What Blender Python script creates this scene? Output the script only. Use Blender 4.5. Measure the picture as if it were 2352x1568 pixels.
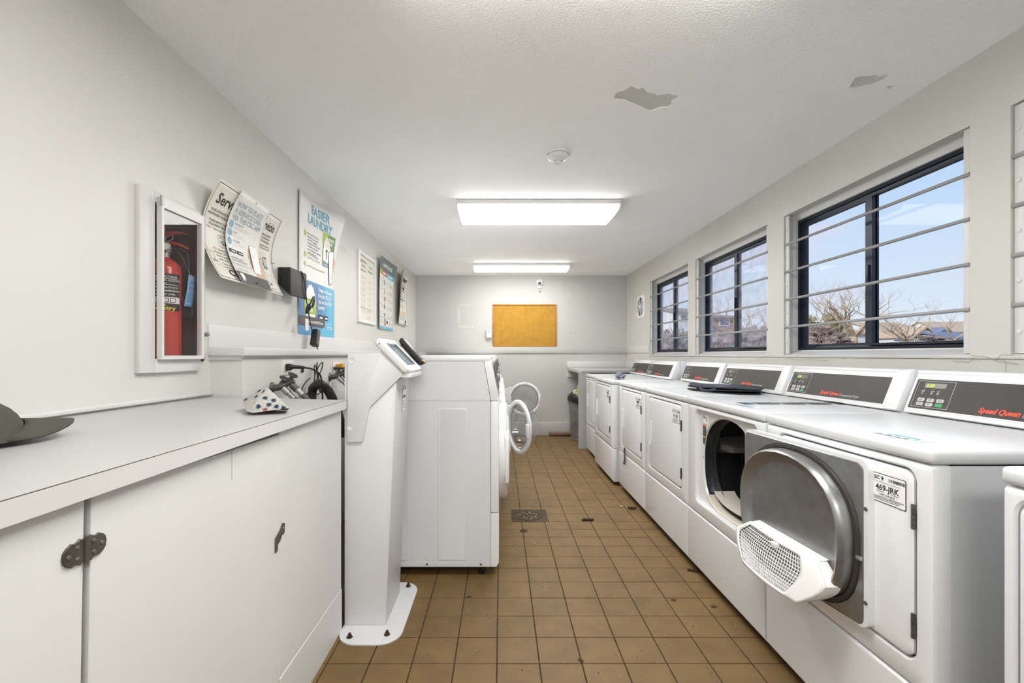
import bpy, bmesh, math, random
from mathutils import Vector, Matrix
from mathutils.geometry import tessellate_polygon
PI = math.pi
random.seed(7)
for o in list(bpy.data.objects):
    bpy.data.objects.remove(o, do_unlink=True)
SC = bpy.context.scene
COL = SC.collection

# ------------------------------------------------------------------ camera
F, H, VX, VY = 1040.0, 1.14, 1150.0, 815.0        # focal length in px, eye height, vanishing point
cam = bpy.data.cameras.new('camera')
cam.sensor_width = 36.0
cam.lens = F / 2352 * 36
cam.shift_x = (1176 - VX) / 2352
cam.shift_y = (VY - 784) / 2352
cam.clip_start = 0.05
cam.clip_end = 600
camo = bpy.data.objects.new('camera', cam)
camo.location = (0, 0, H)
camo.rotation_euler = (PI / 2, 0, 0)
COL.objects.link(camo)
SC.camera = camo

# ------------------------------------------------------------------ exposure, world
SC.view_settings.view_transform = 'Standard'
SC.view_settings.look = 'None'
SC.view_settings.gamma = 1
SC.view_settings.exposure = 0.1
SC.view_settings.use_curve_mapping = False
LAMP = 18.2

def lin(c):
    return tuple((v / 12.92 if v <= 0.04045 else ((v + 0.055) / 1.055) ** 2.4) for v in [k / 255.0 for k in c])

w = bpy.data.worlds.new('sky')
SC.world = w
w.use_nodes = True
nt = w.node_tree
nt.nodes.clear()
N = nt.nodes.new
tc = N('ShaderNodeTexCoord'); sp = N('ShaderNodeSeparateXYZ')
nt.links.new(tc.outputs['Generated'], sp.inputs[0])
rp = N('ShaderNodeValToRGB')
rp.color_ramp.elements[0].position = 0.0; rp.color_ramp.elements[0].color = (*lin((232, 238, 244)), 1)
rp.color_ramp.elements[1].position = 0.75; rp.color_ramp.elements[1].color = (*lin((130, 172, 230)), 1)
e = rp.color_ramp.elements.new(0.13); e.color = (*lin((214, 229, 245)), 1)
e = rp.color_ramp.elements.new(0.33); e.color = (*lin((184, 211, 245)), 1)
nt.links.new(sp.outputs[2], rp.inputs[0])
mp = N('ShaderNodeMapping'); mp.inputs['Scale'].default_value = (2.4, 2.4, 8.5); mp.inputs['Location'].default_value = (3.3, 0.2, 1.1)
nt.links.new(tc.outputs['Generated'], mp.inputs[0])
nz = N('ShaderNodeTexNoise'); nz.inputs['Scale'].default_value = 1.6; nz.inputs['Detail'].default_value = 7; nz.inputs['Roughness'].default_value = 0.55
nt.links.new(mp.outputs[0], nz.inputs[0])
cr = N('ShaderNodeValToRGB'); cr.color_ramp.elements[0].position = 0.5; cr.color_ramp.elements[1].position = 0.68
nt.links.new(nz.outputs[0], cr.inputs[0])
mx = N('ShaderNodeMix'); mx.data_type = 'RGBA'
nt.links.new(cr.outputs[0], mx.inputs[0]); nt.links.new(rp.outputs[0], mx.inputs[6])
mx.inputs[7].default_value = (*lin((222, 220, 236)), 1)
bg = N('ShaderNodeBackground'); bg.inputs[1].default_value = 0.98
nt.links.new(mx.outputs[2], bg.inputs[0])
wo = N('ShaderNodeOutputWorld'); nt.links.new(bg.outputs[0], wo.inputs[0])

sun = bpy.data.lights.new('sun', 'SUN'); sun.energy = 3.0; sun.angle = 0.01; sun.color = (1, 0.86, 0.7)
so = bpy.data.objects.new('sun', sun); so.rotation_euler = (math.radians(25), math.radians(-58), 0); COL.objects.link(so)

# ------------------------------------------------------------------ materials
MATS = {}
def mat(name, rgb, rough=0.5, metal=0.0, bump=0.0, bscale=40.0, var=0.0, vscale=3.0, spec=0.5, coat=0.0, emit=None, estr=0.0,
        rgb2=None, objvar=0.0, stretch=None, dirt=0.0):
    if name in MATS: return MATS[name]
    m = bpy.data.materials.new(name); m.use_nodes = True
    t = m.node_tree; b = t.nodes['Principled BSDF']
    c = (*lin(rgb), 1)
    b.inputs['Base Color'].default_value = c
    b.inputs['Roughness'].default_value = rough
    b.inputs['Metallic'].default_value = metal
    b.inputs['Specular IOR Level'].default_value = spec
    b.inputs['Coat Weight'].default_value = coat
    b.inputs['Coat Roughness'].default_value = 0.06
    if emit:
        b.inputs['Emission Color'].default_value = (*lin(emit), 1); b.inputs['Emission Strength'].default_value = estr
    tx = t.nodes.new('ShaderNodeTexCoord')
    vec = tx.outputs['Object']
    if stretch:
        mpn = t.nodes.new('ShaderNodeMapping'); mpn.inputs['Scale'].default_value = stretch
        t.links.new(vec, mpn.inputs[0]); vec = mpn.outputs[0]
    col = None
    if var or rgb2 or objvar:
        n = t.nodes.new('ShaderNodeTexNoise'); n.inputs['Scale'].default_value = vscale; n.inputs['Detail'].default_value = 6
        t.links.new(vec, n.inputs[0])
        r = t.nodes.new('ShaderNodeValToRGB')
        r.color_ramp.elements[0].position = 0.32; r.color_ramp.elements[1].position = 0.68
        lo = rgb2 if rgb2 else tuple(max(0, v * (1 - var)) for v in rgb)
        hi = rgb if rgb2 else tuple(min(255, v * (1 + var)) for v in rgb)
        r.color_ramp.elements[0].color = (*lin(lo), 1); r.color_ramp.elements[1].color = (*lin(hi), 1)
        t.links.new(n.outputs[0], r.inputs[0]); col = r.outputs[0]
        if objvar:
            oi = t.nodes.new('ShaderNodeObjectInfo')
            mr = t.nodes.new('ShaderNodeMapRange'); mr.inputs[3].default_value = 1 - objvar; mr.inputs[4].default_value = 1 + objvar
            t.links.new(oi.outputs['Random'], mr.inputs[0])
            hs = t.nodes.new('ShaderNodeHueSaturation')
            t.links.new(mr.outputs[0], hs.inputs['Value']); t.links.new(col, hs.inputs['Color']); col = hs.outputs[0]
        if dirt:
            n2 = t.nodes.new('ShaderNodeTexNoise'); n2.inputs['Scale'].default_value = 70; n2.inputs['Detail'].default_value = 3
            t.links.new(vec, n2.inputs[0])
            r2 = t.nodes.new('ShaderNodeValToRGB'); r2.color_ramp.elements[0].position = 0.66; r2.color_ramp.elements[1].position = 0.74
            r2.color_ramp.elements[0].color = (1, 1, 1, 1); r2.color_ramp.elements[1].color = (1 - dirt,) * 3 + (1,)
            t.links.new(n2.outputs[0], r2.inputs[0])
            mm = t.nodes.new('ShaderNodeMix'); mm.data_type = 'RGBA'; mm.blend_type = 'MULTIPLY'; mm.inputs[0].default_value = 1
            t.links.new(col, mm.inputs[6]); t.links.new(r2.outputs[0], mm.inputs[7]); col = mm.outputs[2]
        t.links.new(col, b.inputs['Base Color'])
    if bump:
        n = t.nodes.new('ShaderNodeTexNoise'); n.inputs['Scale'].default_value = bscale; n.inputs['Detail'].default_value = 4
        t.links.new(vec, n.inputs[0])
        bp = t.nodes.new('ShaderNodeBump'); bp.inputs['Strength'].default_value = bump; bp.inputs['Distance'].default_value = 0.01
        t.links.new(n.outputs[0], bp.inputs['Height']); t.links.new(bp.outputs[0], b.inputs['Normal'])
    MATS[name] = m
    return m

def glass_mat(name, tint=(1, 1, 1), refl=0.08, haze=0.0, haze_col=(225, 228, 235), solid=False):
    m = bpy.data.materials.new(name); m.use_nodes = True
    t = m.node_tree; t.nodes.clear()
    out = t.nodes.new('ShaderNodeOutputMaterial')
    tr = t.nodes.new('ShaderNodeBsdfTransparent'); tr.inputs[0].default_value = (*tint, 1)
    gl = t.nodes.new('ShaderNodeBsdfGlossy'); gl.inputs['Roughness'].default_value = 0.02
    fr = t.nodes.new('ShaderNodeLayerWeight'); fr.inputs[0].default_value = 0.5
    pw = t.nodes.new('ShaderNodeMath'); pw.operation = 'POWER'; pw.inputs[1].default_value = 4.0
    t.links.new(fr.outputs['Facing'], pw.inputs[0])
    mu = t.nodes.new('ShaderNodeMath'); mu.operation = 'MULTIPLY_ADD'; mu.inputs[1].default_value = refl * 6; mu.inputs[2].default_value = refl
    t.links.new(pw.outputs[0], mu.inputs[0])
    mu.use_clamp = True
    m1 = t.nodes.new('ShaderNodeMixShader')
    t.links.new(mu.outputs[0], m1.inputs[0]); t.links.new(tr.outputs[0], m1.inputs[1]); t.links.new(gl.outputs[0], m1.inputs[2])
    last = m1
    if haze:
        df = t.nodes.new('ShaderNodeBsdfDiffuse'); df.inputs[0].default_value = (*lin(haze_col), 1)
        tl = t.nodes.new('ShaderNodeBsdfTranslucent'); tl.inputs[0].default_value = (*lin(haze_col), 1)
        ad = t.nodes.new('ShaderNodeMixShader'); ad.inputs[0].default_value = 0.5
        t.links.new(df.outputs[0], ad.inputs[1]); t.links.new(tl.outputs[0], ad.inputs[2])
        tx = t.nodes.new('ShaderNodeTexCoord'); n = t.nodes.new('ShaderNodeTexNoise'); n.inputs['Scale'].default_value = 9; n.inputs['Detail'].default_value = 8
        t.links.new(tx.outputs['Object'], n.inputs[0])
        mr = t.nodes.new('ShaderNodeMapRange'); mr.inputs[1].default_value = 0.3; mr.inputs[2].default_value = 0.75; mr.inputs[3].default_value = haze * 0.3; mr.inputs[4].default_value = haze * 1.5
        t.links.new(n.outputs[0], mr.inputs[0])
        m2 = t.nodes.new('ShaderNodeMixShader')
        t.links.new(mr.outputs[0], m2.inputs[0]); t.links.new(m1.outputs[0], m2.inputs[1]); t.links.new(ad.outputs[0], m2.inputs[2])
        last = m2
    t.links.new(last.outputs[0], out.inputs[0])
    return m

M = {}
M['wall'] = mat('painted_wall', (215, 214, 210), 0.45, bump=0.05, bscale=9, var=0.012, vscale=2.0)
M['wall_b'] = mat('dimmed_back_wall_paint', (197, 197, 194), 0.5, bump=0.05, bscale=9, var=0.014, vscale=2.5)  # wall paint darkened to offset the lamp light falling on the back wall
M['wall_r'] = mat('shaded_right_wall_paint', (205, 204, 198), 0.5, bump=0.07, bscale=8, var=0.015, vscale=2.0)  # same wall paint, toned darker for the dimmer window side
M['ceil'] = mat('stippled_ceiling', (250, 250, 249), 0.85, bump=0.5, bscale=120, var=0.012, vscale=1.5)
M['peel'] = mat('bare_ceiling_plaster', (206, 205, 200), 0.7, var=0.03)
M['bar'] = mat('backlit_grey_bar_paint', (150, 151, 150), 0.4)  # white bars coloured grey to imitate being backlit by the sky
M['trim'] = mat('white_trim_paint', (215, 214, 213), 0.4, var=0.01)
M['tile'] = mat('brown_quarry_tile', (114, 90, 53), 0.6, bump=0.12, bscale=60, var=0.06, vscale=9, objvar=0.05, dirt=0.18)
M['grout'] = mat('dark_grout', (58, 46, 28), 0.85, bump=0.3, bscale=150, var=0.2, vscale=30)
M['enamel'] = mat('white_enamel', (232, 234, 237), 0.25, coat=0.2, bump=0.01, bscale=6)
M['enamel_lid'] = mat('white_enamel_lid_dimmed', (214, 216, 219), 0.34, spec=0.35, bump=0.01, bscale=6)  # enamel darkened to hold back the bright highlight on the dryer lids
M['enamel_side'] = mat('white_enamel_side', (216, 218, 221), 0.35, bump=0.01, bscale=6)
M['kiosk'] = mat('powder_coat_white', (220, 221, 224), 0.4, bump=0.04, bscale=220)
M['plastic_white'] = mat('white_plastic', (236, 236, 236), 0.35)
M['cream'] = mat('cream_plastic', (204, 199, 188), 0.45)
M['counter'] = mat('white_laminate', (182, 182, 181), 0.38, var=0.008)
M['cab'] = mat('white_painted_board', (226, 226, 224), 0.5, bump=0.04, bscale=12, var=0.01)
M['dark_edge'] = mat('dark_laminate_core', (96, 90, 80), 0.7)
M['ply'] = mat('raw_plywood_edge', (176, 150, 98), 0.7, var=0.12, vscale=20)
M['black'] = mat('black_plastic', (34, 34, 33), 0.45)
M['box_black'] = mat('black_metal_box', (52, 51, 48), 0.5, bump=0.03, bscale=150)
M['rubber'] = mat('black_rubber', (28, 27, 26), 0.6)
M['panel_dark'] = mat('charcoal_control_panel', (48, 45, 43), 0.5, var=0.06, vscale=8)
M['gunmetal'] = mat('dark_hinge_metal', (96, 93, 86), 0.45, 0.6, bump=0.1, bscale=90, var=0.15, vscale=30)
M['steel'] = mat('brushed_steel', (150, 151, 152), 0.36, 0.85, var=0.05, vscale=20, bump=0.02, bscale=90)
M['galv'] = mat('galvanized_steel', (165, 166, 167), 0.45, 0.7, var=0.06, vscale=30)
M['drum'] = mat('dark_drum_steel', (84, 87, 91), 0.3, 0.8, var=0.1, vscale=8)
M['galvcan'] = mat('worn_galvanized_can', (138, 138, 136), 0.5, 0.5, var=0.12, vscale=9)
M['frame_dark'] = mat('dark_aluminium_blue_sheen', (38, 45, 58), 0.35, 0.3)  # near-black frame metal with its blue sheen mixed into the colour
M['cork'] = mat('amber_corkboard', (180, 134, 46), 0.8, bump=0.25, bscale=180, var=0.05, vscale=14, dirt=0.06)
M['cork_frame'] = mat('amber_painted_frame', (178, 116, 30), 0.6, var=0.07, vscale=10)
M['diff'] = mat('lamp_diffuser', (255, 255, 252), 0.5, emit=(255, 253, 248), estr=LAMP)
M['paper'] = mat('white_poster_paper', (232, 231, 228), 0.4)
M['paper_cream'] = mat('cream_poster_card', (229, 226, 215), 0.45)
M['ink'] = mat('black_ink', (44, 42, 42), 0.6)
M['ink_grey'] = mat('grey_ink', (150, 148, 145), 0.6)
M['ink_ltgrey'] = mat('pale_grey_ink', (196, 195, 190), 0.6)
M['ink_blue'] = mat('teal_blue_ink', (106, 172, 194), 0.6)
M['ink_slate'] = mat('slate_blue_ink', (164, 181, 193), 0.6)
M['ink_lblue'] = mat('light_blue_ink', (142, 179, 205), 0.6)
M['blue1'] = mat('sky_blue_print', (104, 184, 220), 0.45)
M['blue2'] = mat('mid_blue_print', (96, 158, 206), 0.45)
M['blue3'] = mat('deep_blue_print', (98, 134, 186), 0.45)
M['green1'] = mat('lime_green_print', (162, 190, 62), 0.45)
M['green2'] = mat('leaf_green_print', (112, 150, 88), 0.45)
M['teal2'] = mat('slate_teal_print', (122, 152, 160), 0.45)
M['orange'] = mat('orange_print', (238, 152, 100), 0.45)
M['skin'] = mat('printed_hand_tone', (212, 178, 154), 0.45)
M['redorange'] = mat('red_orange_print', (226, 88, 48), 0.45)
M['dkgrey'] = mat('dark_grey_print', (88, 84, 86), 0.45)
M['slate'] = mat('slate_grey_print', (96, 106, 110), 0.45)
M['white_ink'] = mat('white_ink', (246, 246, 246), 0.45)
M['sq_red'] = mat('red_logo_ink', (232, 72, 48), 0.45)
M['btn'] = mat('grey_key', (200, 200, 200), 0.5)
M['btn_green'] = mat('green_key', (52, 160, 92), 0.5)
M['led'] = mat('lime_led', (170, 220, 40), 0.5, emit=(180, 240, 40), estr=0.8)
M['led_dim'] = mat('dim_led', (150, 150, 60), 0.5, emit=(170, 170, 40), estr=0.25)
M['lcd'] = mat('display_window', (78, 78, 72), 0.3)
M['red'] = mat('red_enamel', (196, 60, 48), 0.28, coat=0.3)
M['yellow'] = mat('yellow_ink', (232, 208, 50), 0.5)
M['bluetag'] = mat('blue_card_tag', (122, 172, 224), 0.6)
M['wood_dark'] = mat('dark_stained_wood', (88, 54, 40), 0.5, var=0.16, vscale=5, stretch=(6, 6, 1), bump=0.05)
M['hat'] = mat('charcoal_cap_cloth', (76, 74, 68), 0.9, bump=0.1, bscale=400, var=0.05)
M['cloth'] = mat('heather_grey_knit', (176, 174, 169), 0.9, bump=0.2, bscale=300, var=0.06, vscale=120)
M['star'] = mat('navy_star_print', (26, 48, 76), 0.9)
M['rust'] = mat('rust_print', (138, 72, 58), 0.9)
M['navy'] = mat('navy_nylon', (34, 39, 52), 0.42, bump=0.15, bscale=30)
M['navy2'] = mat('black_nylon', (24, 25, 30), 0.5, bump=0.15, bscale=30)
M['lint'] = mat('grey_lint', (124, 128, 138), 0.95, bump=0.6, bscale=150, var=0.2, vscale=60)
M['sock'] = mat('dark_grey_rag', (94, 92, 96), 0.95, bump=0.5, bscale=150, var=0.15, vscale=40)
M['valve'] = mat('tarnished_brass', (86, 86, 80), 0.45, 0.5, bump=0.3, bscale=60, var=0.25, vscale=25)
M['hose'] = mat('grey_hose_rubber', (92, 91, 88), 0.5)
M['hose_blk'] = mat('black_drain_hose', (50, 47, 44), 0.45)
M['yel_plastic'] = mat('yellow_plastic', (226, 160, 30), 0.5)
M['iron'] = mat('rusty_iron', (82, 66, 46), 0.7, 0.2, bump=0.5, bscale=80, rgb2=(54, 42, 28), vscale=25)
M['hole'] = mat('drain_hole_dark', (22, 18, 12), 0.9)
M['debris'] = mat('dark_dirt_clump', (56, 46, 34), 0.95, bump=0.5, bscale=100, var=0.25, vscale=50)
M['crumb'] = mat('pale_crumb', (196, 184, 150), 0.9)
M['crumb_dk'] = mat('dark_crumb', (60, 48, 34), 0.9)
M['towel'] = mat('brown_striped_towel', (150, 122, 108), 0.95, bump=0.4, bscale=120)
M['towel2'] = mat('towel_stripe_dark', (104, 78, 70), 0.95)
M['bag_black'] = mat('black_bin_liner', (40, 37, 34), 0.35, bump=0.4, bscale=25)
M['lime_trash'] = mat('lime_wrapper', (150, 190, 50), 0.5, rgb2=(236, 236, 226), vscale=30, bump=0.3, bscale=40)
M['tape'] = mat('old_tape_residue', (196, 194, 186), 0.7, rgb2=(222, 220, 214), vscale=60)
M['crackm'] = mat('crack_shadow_line', (150, 144, 134), 0.9)
M['switchbox'] = mat('grey_steel_box', (196, 196, 192), 0.5)
M['gasket'] = mat('grey_door_gasket', (120, 120, 120), 0.6)
M['seal'] = mat('dark_rubber_seal', (58, 53, 50), 0.5)
M['warn_or'] = mat('warning_orange', (232, 110, 40), 0.5)
M['bark'] = mat('sun_lightened_bark', (206, 186, 162), 0.95, rgb2=(160, 142, 124), vscale=2)  # bark colour lightened to imitate warm sunlight and outdoor haze
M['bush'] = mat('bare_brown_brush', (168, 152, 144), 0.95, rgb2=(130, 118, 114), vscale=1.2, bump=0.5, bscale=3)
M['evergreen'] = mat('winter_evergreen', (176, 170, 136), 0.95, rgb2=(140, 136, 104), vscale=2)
M['brick'] = mat('far_brick_wall', (170, 138, 126), 0.9, var=0.06, vscale=2)
M['siding'] = mat('far_white_siding', (226, 228, 232), 0.8)
M['roof_tan'] = mat('far_tan_roof', (204, 182, 156), 0.9, var=0.06)
M['roof_brown'] = mat('far_brown_roof', (158, 142, 130), 0.9, var=0.06)
M['roof_blue'] = mat('far_blue_roof', (128, 138, 162), 0.9, var=0.06)
M['far_glass'] = mat('far_window_pane', (96, 106, 126), 0.3)
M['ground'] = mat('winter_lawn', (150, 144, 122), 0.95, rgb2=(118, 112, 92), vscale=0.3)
M['glass'] = glass_mat('window_glass', (0.97, 0.985, 1.0), 0.0035)
M['glass_haze'] = glass_mat('misted_window_glass', (0.96, 0.97, 1.0), 0.0035, haze=0.2)
M['glass_case'] = glass_mat('cabinet_glass', (0.97, 0.96, 0.95), 0.02, haze=0.03)
M['bowl'] = glass_mat('door_bowl_glass', (0.88, 0.89, 0.90), 0.16)
M['bowl_flat'] = glass_mat('door_cover_glass', (0.90, 0.91, 0.92), 0.10)

# ------------------------------------------------------------------ mesh helpers
class B:
    def __init__(s): s.bm = bmesh.new()
    def _merge(s, t):
        me = bpy.data.meshes.new('t'); t.to_mesh(me); t.free(); s.bm.from_mesh(me); bpy.data.meshes.remove(me)
    def box(s, x0, x1, y0, y1, z0, z1, r=0.0, seg=2):
        t = bmesh.new()
        vs = [t.verts.new((x, y, z)) for x in (x0, x1) for y in (y0, y1) for z in (z0, z1)]
        for f in ((0, 1, 3, 2), (4, 6, 7, 5), (0, 4, 5, 1), (2, 3, 7, 6), (0, 2, 6, 4), (1, 5, 7, 3)):
            t.faces.new([vs[i] for i in f])
        if r > 0:
            bmesh.ops.bevel(t, geom=list(t.edges), offset=r, segments=seg, profile=0.5, affect='EDGES')
        s._merge(t); return s
    def face(s, pts):
        s.bm.faces.new([s.bm.verts.new(p) for p in pts]); return s
    def loft(s, loops, cap0=False, cap1=False, closed=True):
        L = [[s.bm.verts.new(p) for p in lp] for lp in loops]
        n = len(L[0])
        for a, b in zip(L[:-1], L[1:]):
            for i in range(n if closed else n - 1):
                j = (i + 1) % n
                s.bm.faces.new((a[i], a[j], b[j], b[i]))
        if cap0: s.bm.faces.new(L[0])
        if cap1: s.bm.faces.new(list(reversed(L[-1])))
        return s
    def prism(s, pts, axis, a0, a1, r=0.0, seg=2):
        def P(p, a):
            if axis == 'x': return (a, p[0], p[1])
            if axis == 'y': return (p[0], a, p[1])
            return (p[0], p[1], a)
        t = bmesh.new()
        A = [t.verts.new(P(p, a0)) for p in pts]; C = [t.verts.new(P(p, a1)) for p in pts]
        t.faces.new(A); t.faces.new(list(reversed(C)))
        n = len(pts)
        for i in range(n):
            j = (i + 1) % n; t.faces.new((A[i], C[i], C[j], A[j]))
        bmesh.ops.recalc_face_normals(t, faces=t.faces)
        if r > 0:
            es = [e for e in t.edges if e.calc_face_angle(0) > 0.35]
            bmesh.ops.bevel(t, geom=es, offset=r, segments=seg, profile=0.5, affect='EDGES', clamp_overlap=True)
        s._merge(t); return s
    def tube(s, pts, r, n=8, sub=6, taper=None):
        P = smooth_path([Vector(p) for p in pts], sub) if sub else [Vector(p) for p in pts]
        loops = []; up = Vector((0, 0, 1)); prev = None
        for i, p in enumerate(P):
            d = (P[min(i + 1, len(P) - 1)] - P[max(i - 1, 0)])
            if d.length < 1e-9: d = Vector((0, 0, 1))
            d.normalize()
            if prev is None:
                a = d.cross(up if abs(d.z) < 0.9 else Vector((1, 0, 0))).normalized()
            else:
                a = (prev - d * prev.dot(d))
                a = a.normalized() if a.length > 1e-6 else d.orthogonal().normalized()
            prev = a; b = d.cross(a)
            rr = r * (1 + (taper - 1) * i / (len(P) - 1)) if taper is not None else r
            loops.append([p + (a * math.cos(2 * PI * k / n) + b * math.sin(2 * PI * k / n)) * rr for k in range(n)])
        s.loft(loops, True, True); return s
    def lathe(s, prof, c, axis='z', n=28, cap0=False, cap1=False):
        c = Vector(c); loops = []
        for r, h in prof:
            lp = []
            for k in range(n):
                a = 2 * PI * k / n; u, v = r * math.cos(a), r * math.sin(a)
                lp.append(c + (Vector((u, v, h)) if axis == 'z' else Vector((h, u, v)) if axis == 'x' else Vector((u, h, v))))
            loops.append(lp)
        s.loft(loops, cap0, cap1); return s
    def sphere(s, c, rx, ry, rz, n=12, jit=0.0):
        t = bmesh.new(); bmesh.ops.create_icosphere(t, subdivisions=2 if n < 16 else 3, radius=1)
        for v in t.verts:
            k = 1 + random.uniform(-jit, jit)
            v.co = Vector((c[0] + v.co.x * rx * k, c[1] + v.co.y * ry * k, c[2] + v.co.z * rz * k))
        s._merge(t); return s
    def xf(s, m):
        bmesh.ops.transform(s.bm, matrix=m, verts=s.bm.verts); return s

def smooth_path(P, sub):
    out = []
    for i in range(len(P) - 1):
        p0 = P[max(i - 1, 0)]; p1 = P[i]; p2 = P[i + 1]; p3 = P[min(i + 2, len(P) - 1)]
        for k in range(sub):
            t = k / sub
            out.append(0.5 * ((2 * p1) + (-p0 + p2) * t + (2 * p0 - 5 * p1 + 4 * p2 - p3) * t * t + (-p0 + 3 * p1 - 3 * p2 + p3) * t ** 3))
    out.append(P[-1]); return out

def props(o, label=None, cat=None, group=None, kind=None):
    if label: o['label'] = label
    if cat: o['category'] = cat
    if group: o['group'] = group
    if kind: o['kind'] = kind
    return o

def wloc(o):
    v = Vector(o.location)
    while o.parent: o = o.parent; v += Vector(o.location)
    return v

def part(name, b, m, parent=None, label=None, cat=None, group=None, kind=None, smooth=True, ang=35, recalc=True):
    """link B as one mesh object; verts are given in world coordinates"""
    bm = b.bm
    if recalc: bmesh.ops.recalc_face_normals(bm, faces=bm.faces)
    if parent is not None:
        org = wloc(parent)
    else:
        xs = [v.co for v in bm.verts]
        org = Vector(((min(v.x for v in xs) + max(v.x for v in xs)) / 2, (min(v.y for v in xs) + max(v.y for v in xs)) / 2, min(v.z for v in xs)))
    if parent is None:
        bmesh.ops.translate(bm, verts=bm.verts, vec=-org); loc = org
    else:
        bmesh.ops.translate(bm, verts=bm.verts, vec=-org); loc = Vector((0, 0, 0))
    me = bpy.data.meshes.new(name); bm.to_mesh(me); bm.free()
    if smooth:
        me.shade_smooth(); me.set_sharp_from_angle(angle=math.radians(ang))
    me.materials.append(m)
    o = bpy.data.objects.new(name, me); o.location = loc; o.parent = parent
    COL.objects.link(o)
    props(o, label, cat, group, kind)
    return o

def thing(name, loc, label, cat, group=None, kind=None):
    o = bpy.data.objects.new(name, None); o.empty_display_size = 0.05; o.location = loc; COL.objects.link(o)
    return props(o, label, cat, group, kind)

def rloop(a0, a1, b0, b1, r, m=6):
    """rounded rectangle, counter-clockwise from the right-bottom corner; 4*(m+1) points"""
    out = []
    for cx, cy, s in ((a1 - r, b0 + r, -PI / 2), (a1 - r, b1 - r, 0), (a0 + r, b1 - r, PI / 2), (a0 + r, b0 + r, PI)):
        for k in range(m + 1):
            t = s + k / m * PI / 2
            out.append((cx + r * math.cos(t), cy + r * math.sin(t)))
    return out
def eloop(ca, cb, ra, rb, m=6, e=2.0):
    out = []; n = 4 * (m + 1)
    for q in range(4):
        for k in range(m + 1):
            t = -PI / 2 + q * PI / 2 + (k + 0.5) / (m + 1) * PI / 2
            c, s = math.cos(t), math.sin(t)
            out.append((ca + ra * math.copysign(abs(c) ** (2 / e), c), cb + rb * math.copysign(abs(s) ** (2 / e), s)))
    return out
def dloop(ca, cb, ra, rb, m=6, e0=2.2, e1=3.0, low=1.05):
    out = []
    for q in range(4):
        for k in range(m + 1):
            t = -PI / 2 + q * PI / 2 + (k + 0.5) / (m + 1) * PI / 2
            c, s = math.cos(t), math.sin(t); e = e1 if s < 0 else e0; rr = rb * low if s < 0 else rb
            out.append((ca + ra * math.copysign(abs(c) ** (2 / e), c), cb + rr * math.copysign(abs(s) ** (2 / e), s)))
    return out
def atx(lp, x): return [(x, p[0], p[1]) for p in lp]
def aty(lp, y): return [(p[0], y, p[1]) for p in lp]
def atz(lp, z): return [(p[0], p[1], z) for p in lp]

def onX(px, py, X):            # the point of plane X=const seen at a pixel
    Y = F * X / (px - VX); return Vector((X, Y, H - (py - VY) * Y / F))
def onY(px, py, Y): return Vector(((px - VX) * Y / F, Y, H - (py - VY) * Y / F))
def onZ(px, py, Z):
    Y = F * (H - Z) / (py - VY); return Vector(((px - VX) * Y / F, Y, Z))

# ------------------------------------------------------------------ lettering
_tc = {}
def text_geo(s, size, bold=0.0, shear=0.0, sx=1.0):
    key = (s, size, bold, shear, sx)
    if key in _tc: return _tc[key]
    cu = bpy.data.curves.new('txt', 'FONT'); cu.body = s; cu.size = size; cu.shear = shear; cu.offset = bold * size
    cu.resolution_u = 2; cu.fill_mode = 'BOTH'
    ob = bpy.data.objects.new('txt', cu); COL.objects.link(ob)
    dg = bpy.context.evaluated_depsgraph_get()
    me = bpy.data.meshes.new_from_object(ob.evaluated_get(dg))
    vs = [(v.co.x * sx, v.co.y) for v in me.vertices]; fs = [tuple(p.vertices) for p in me.polygons]
    bpy.data.objects.remove(ob, do_unlink=True); bpy.data.curves.remove(cu); bpy.data.meshes.remove(me)
    _tc[key] = (vs, fs)
    return vs, fs

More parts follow.
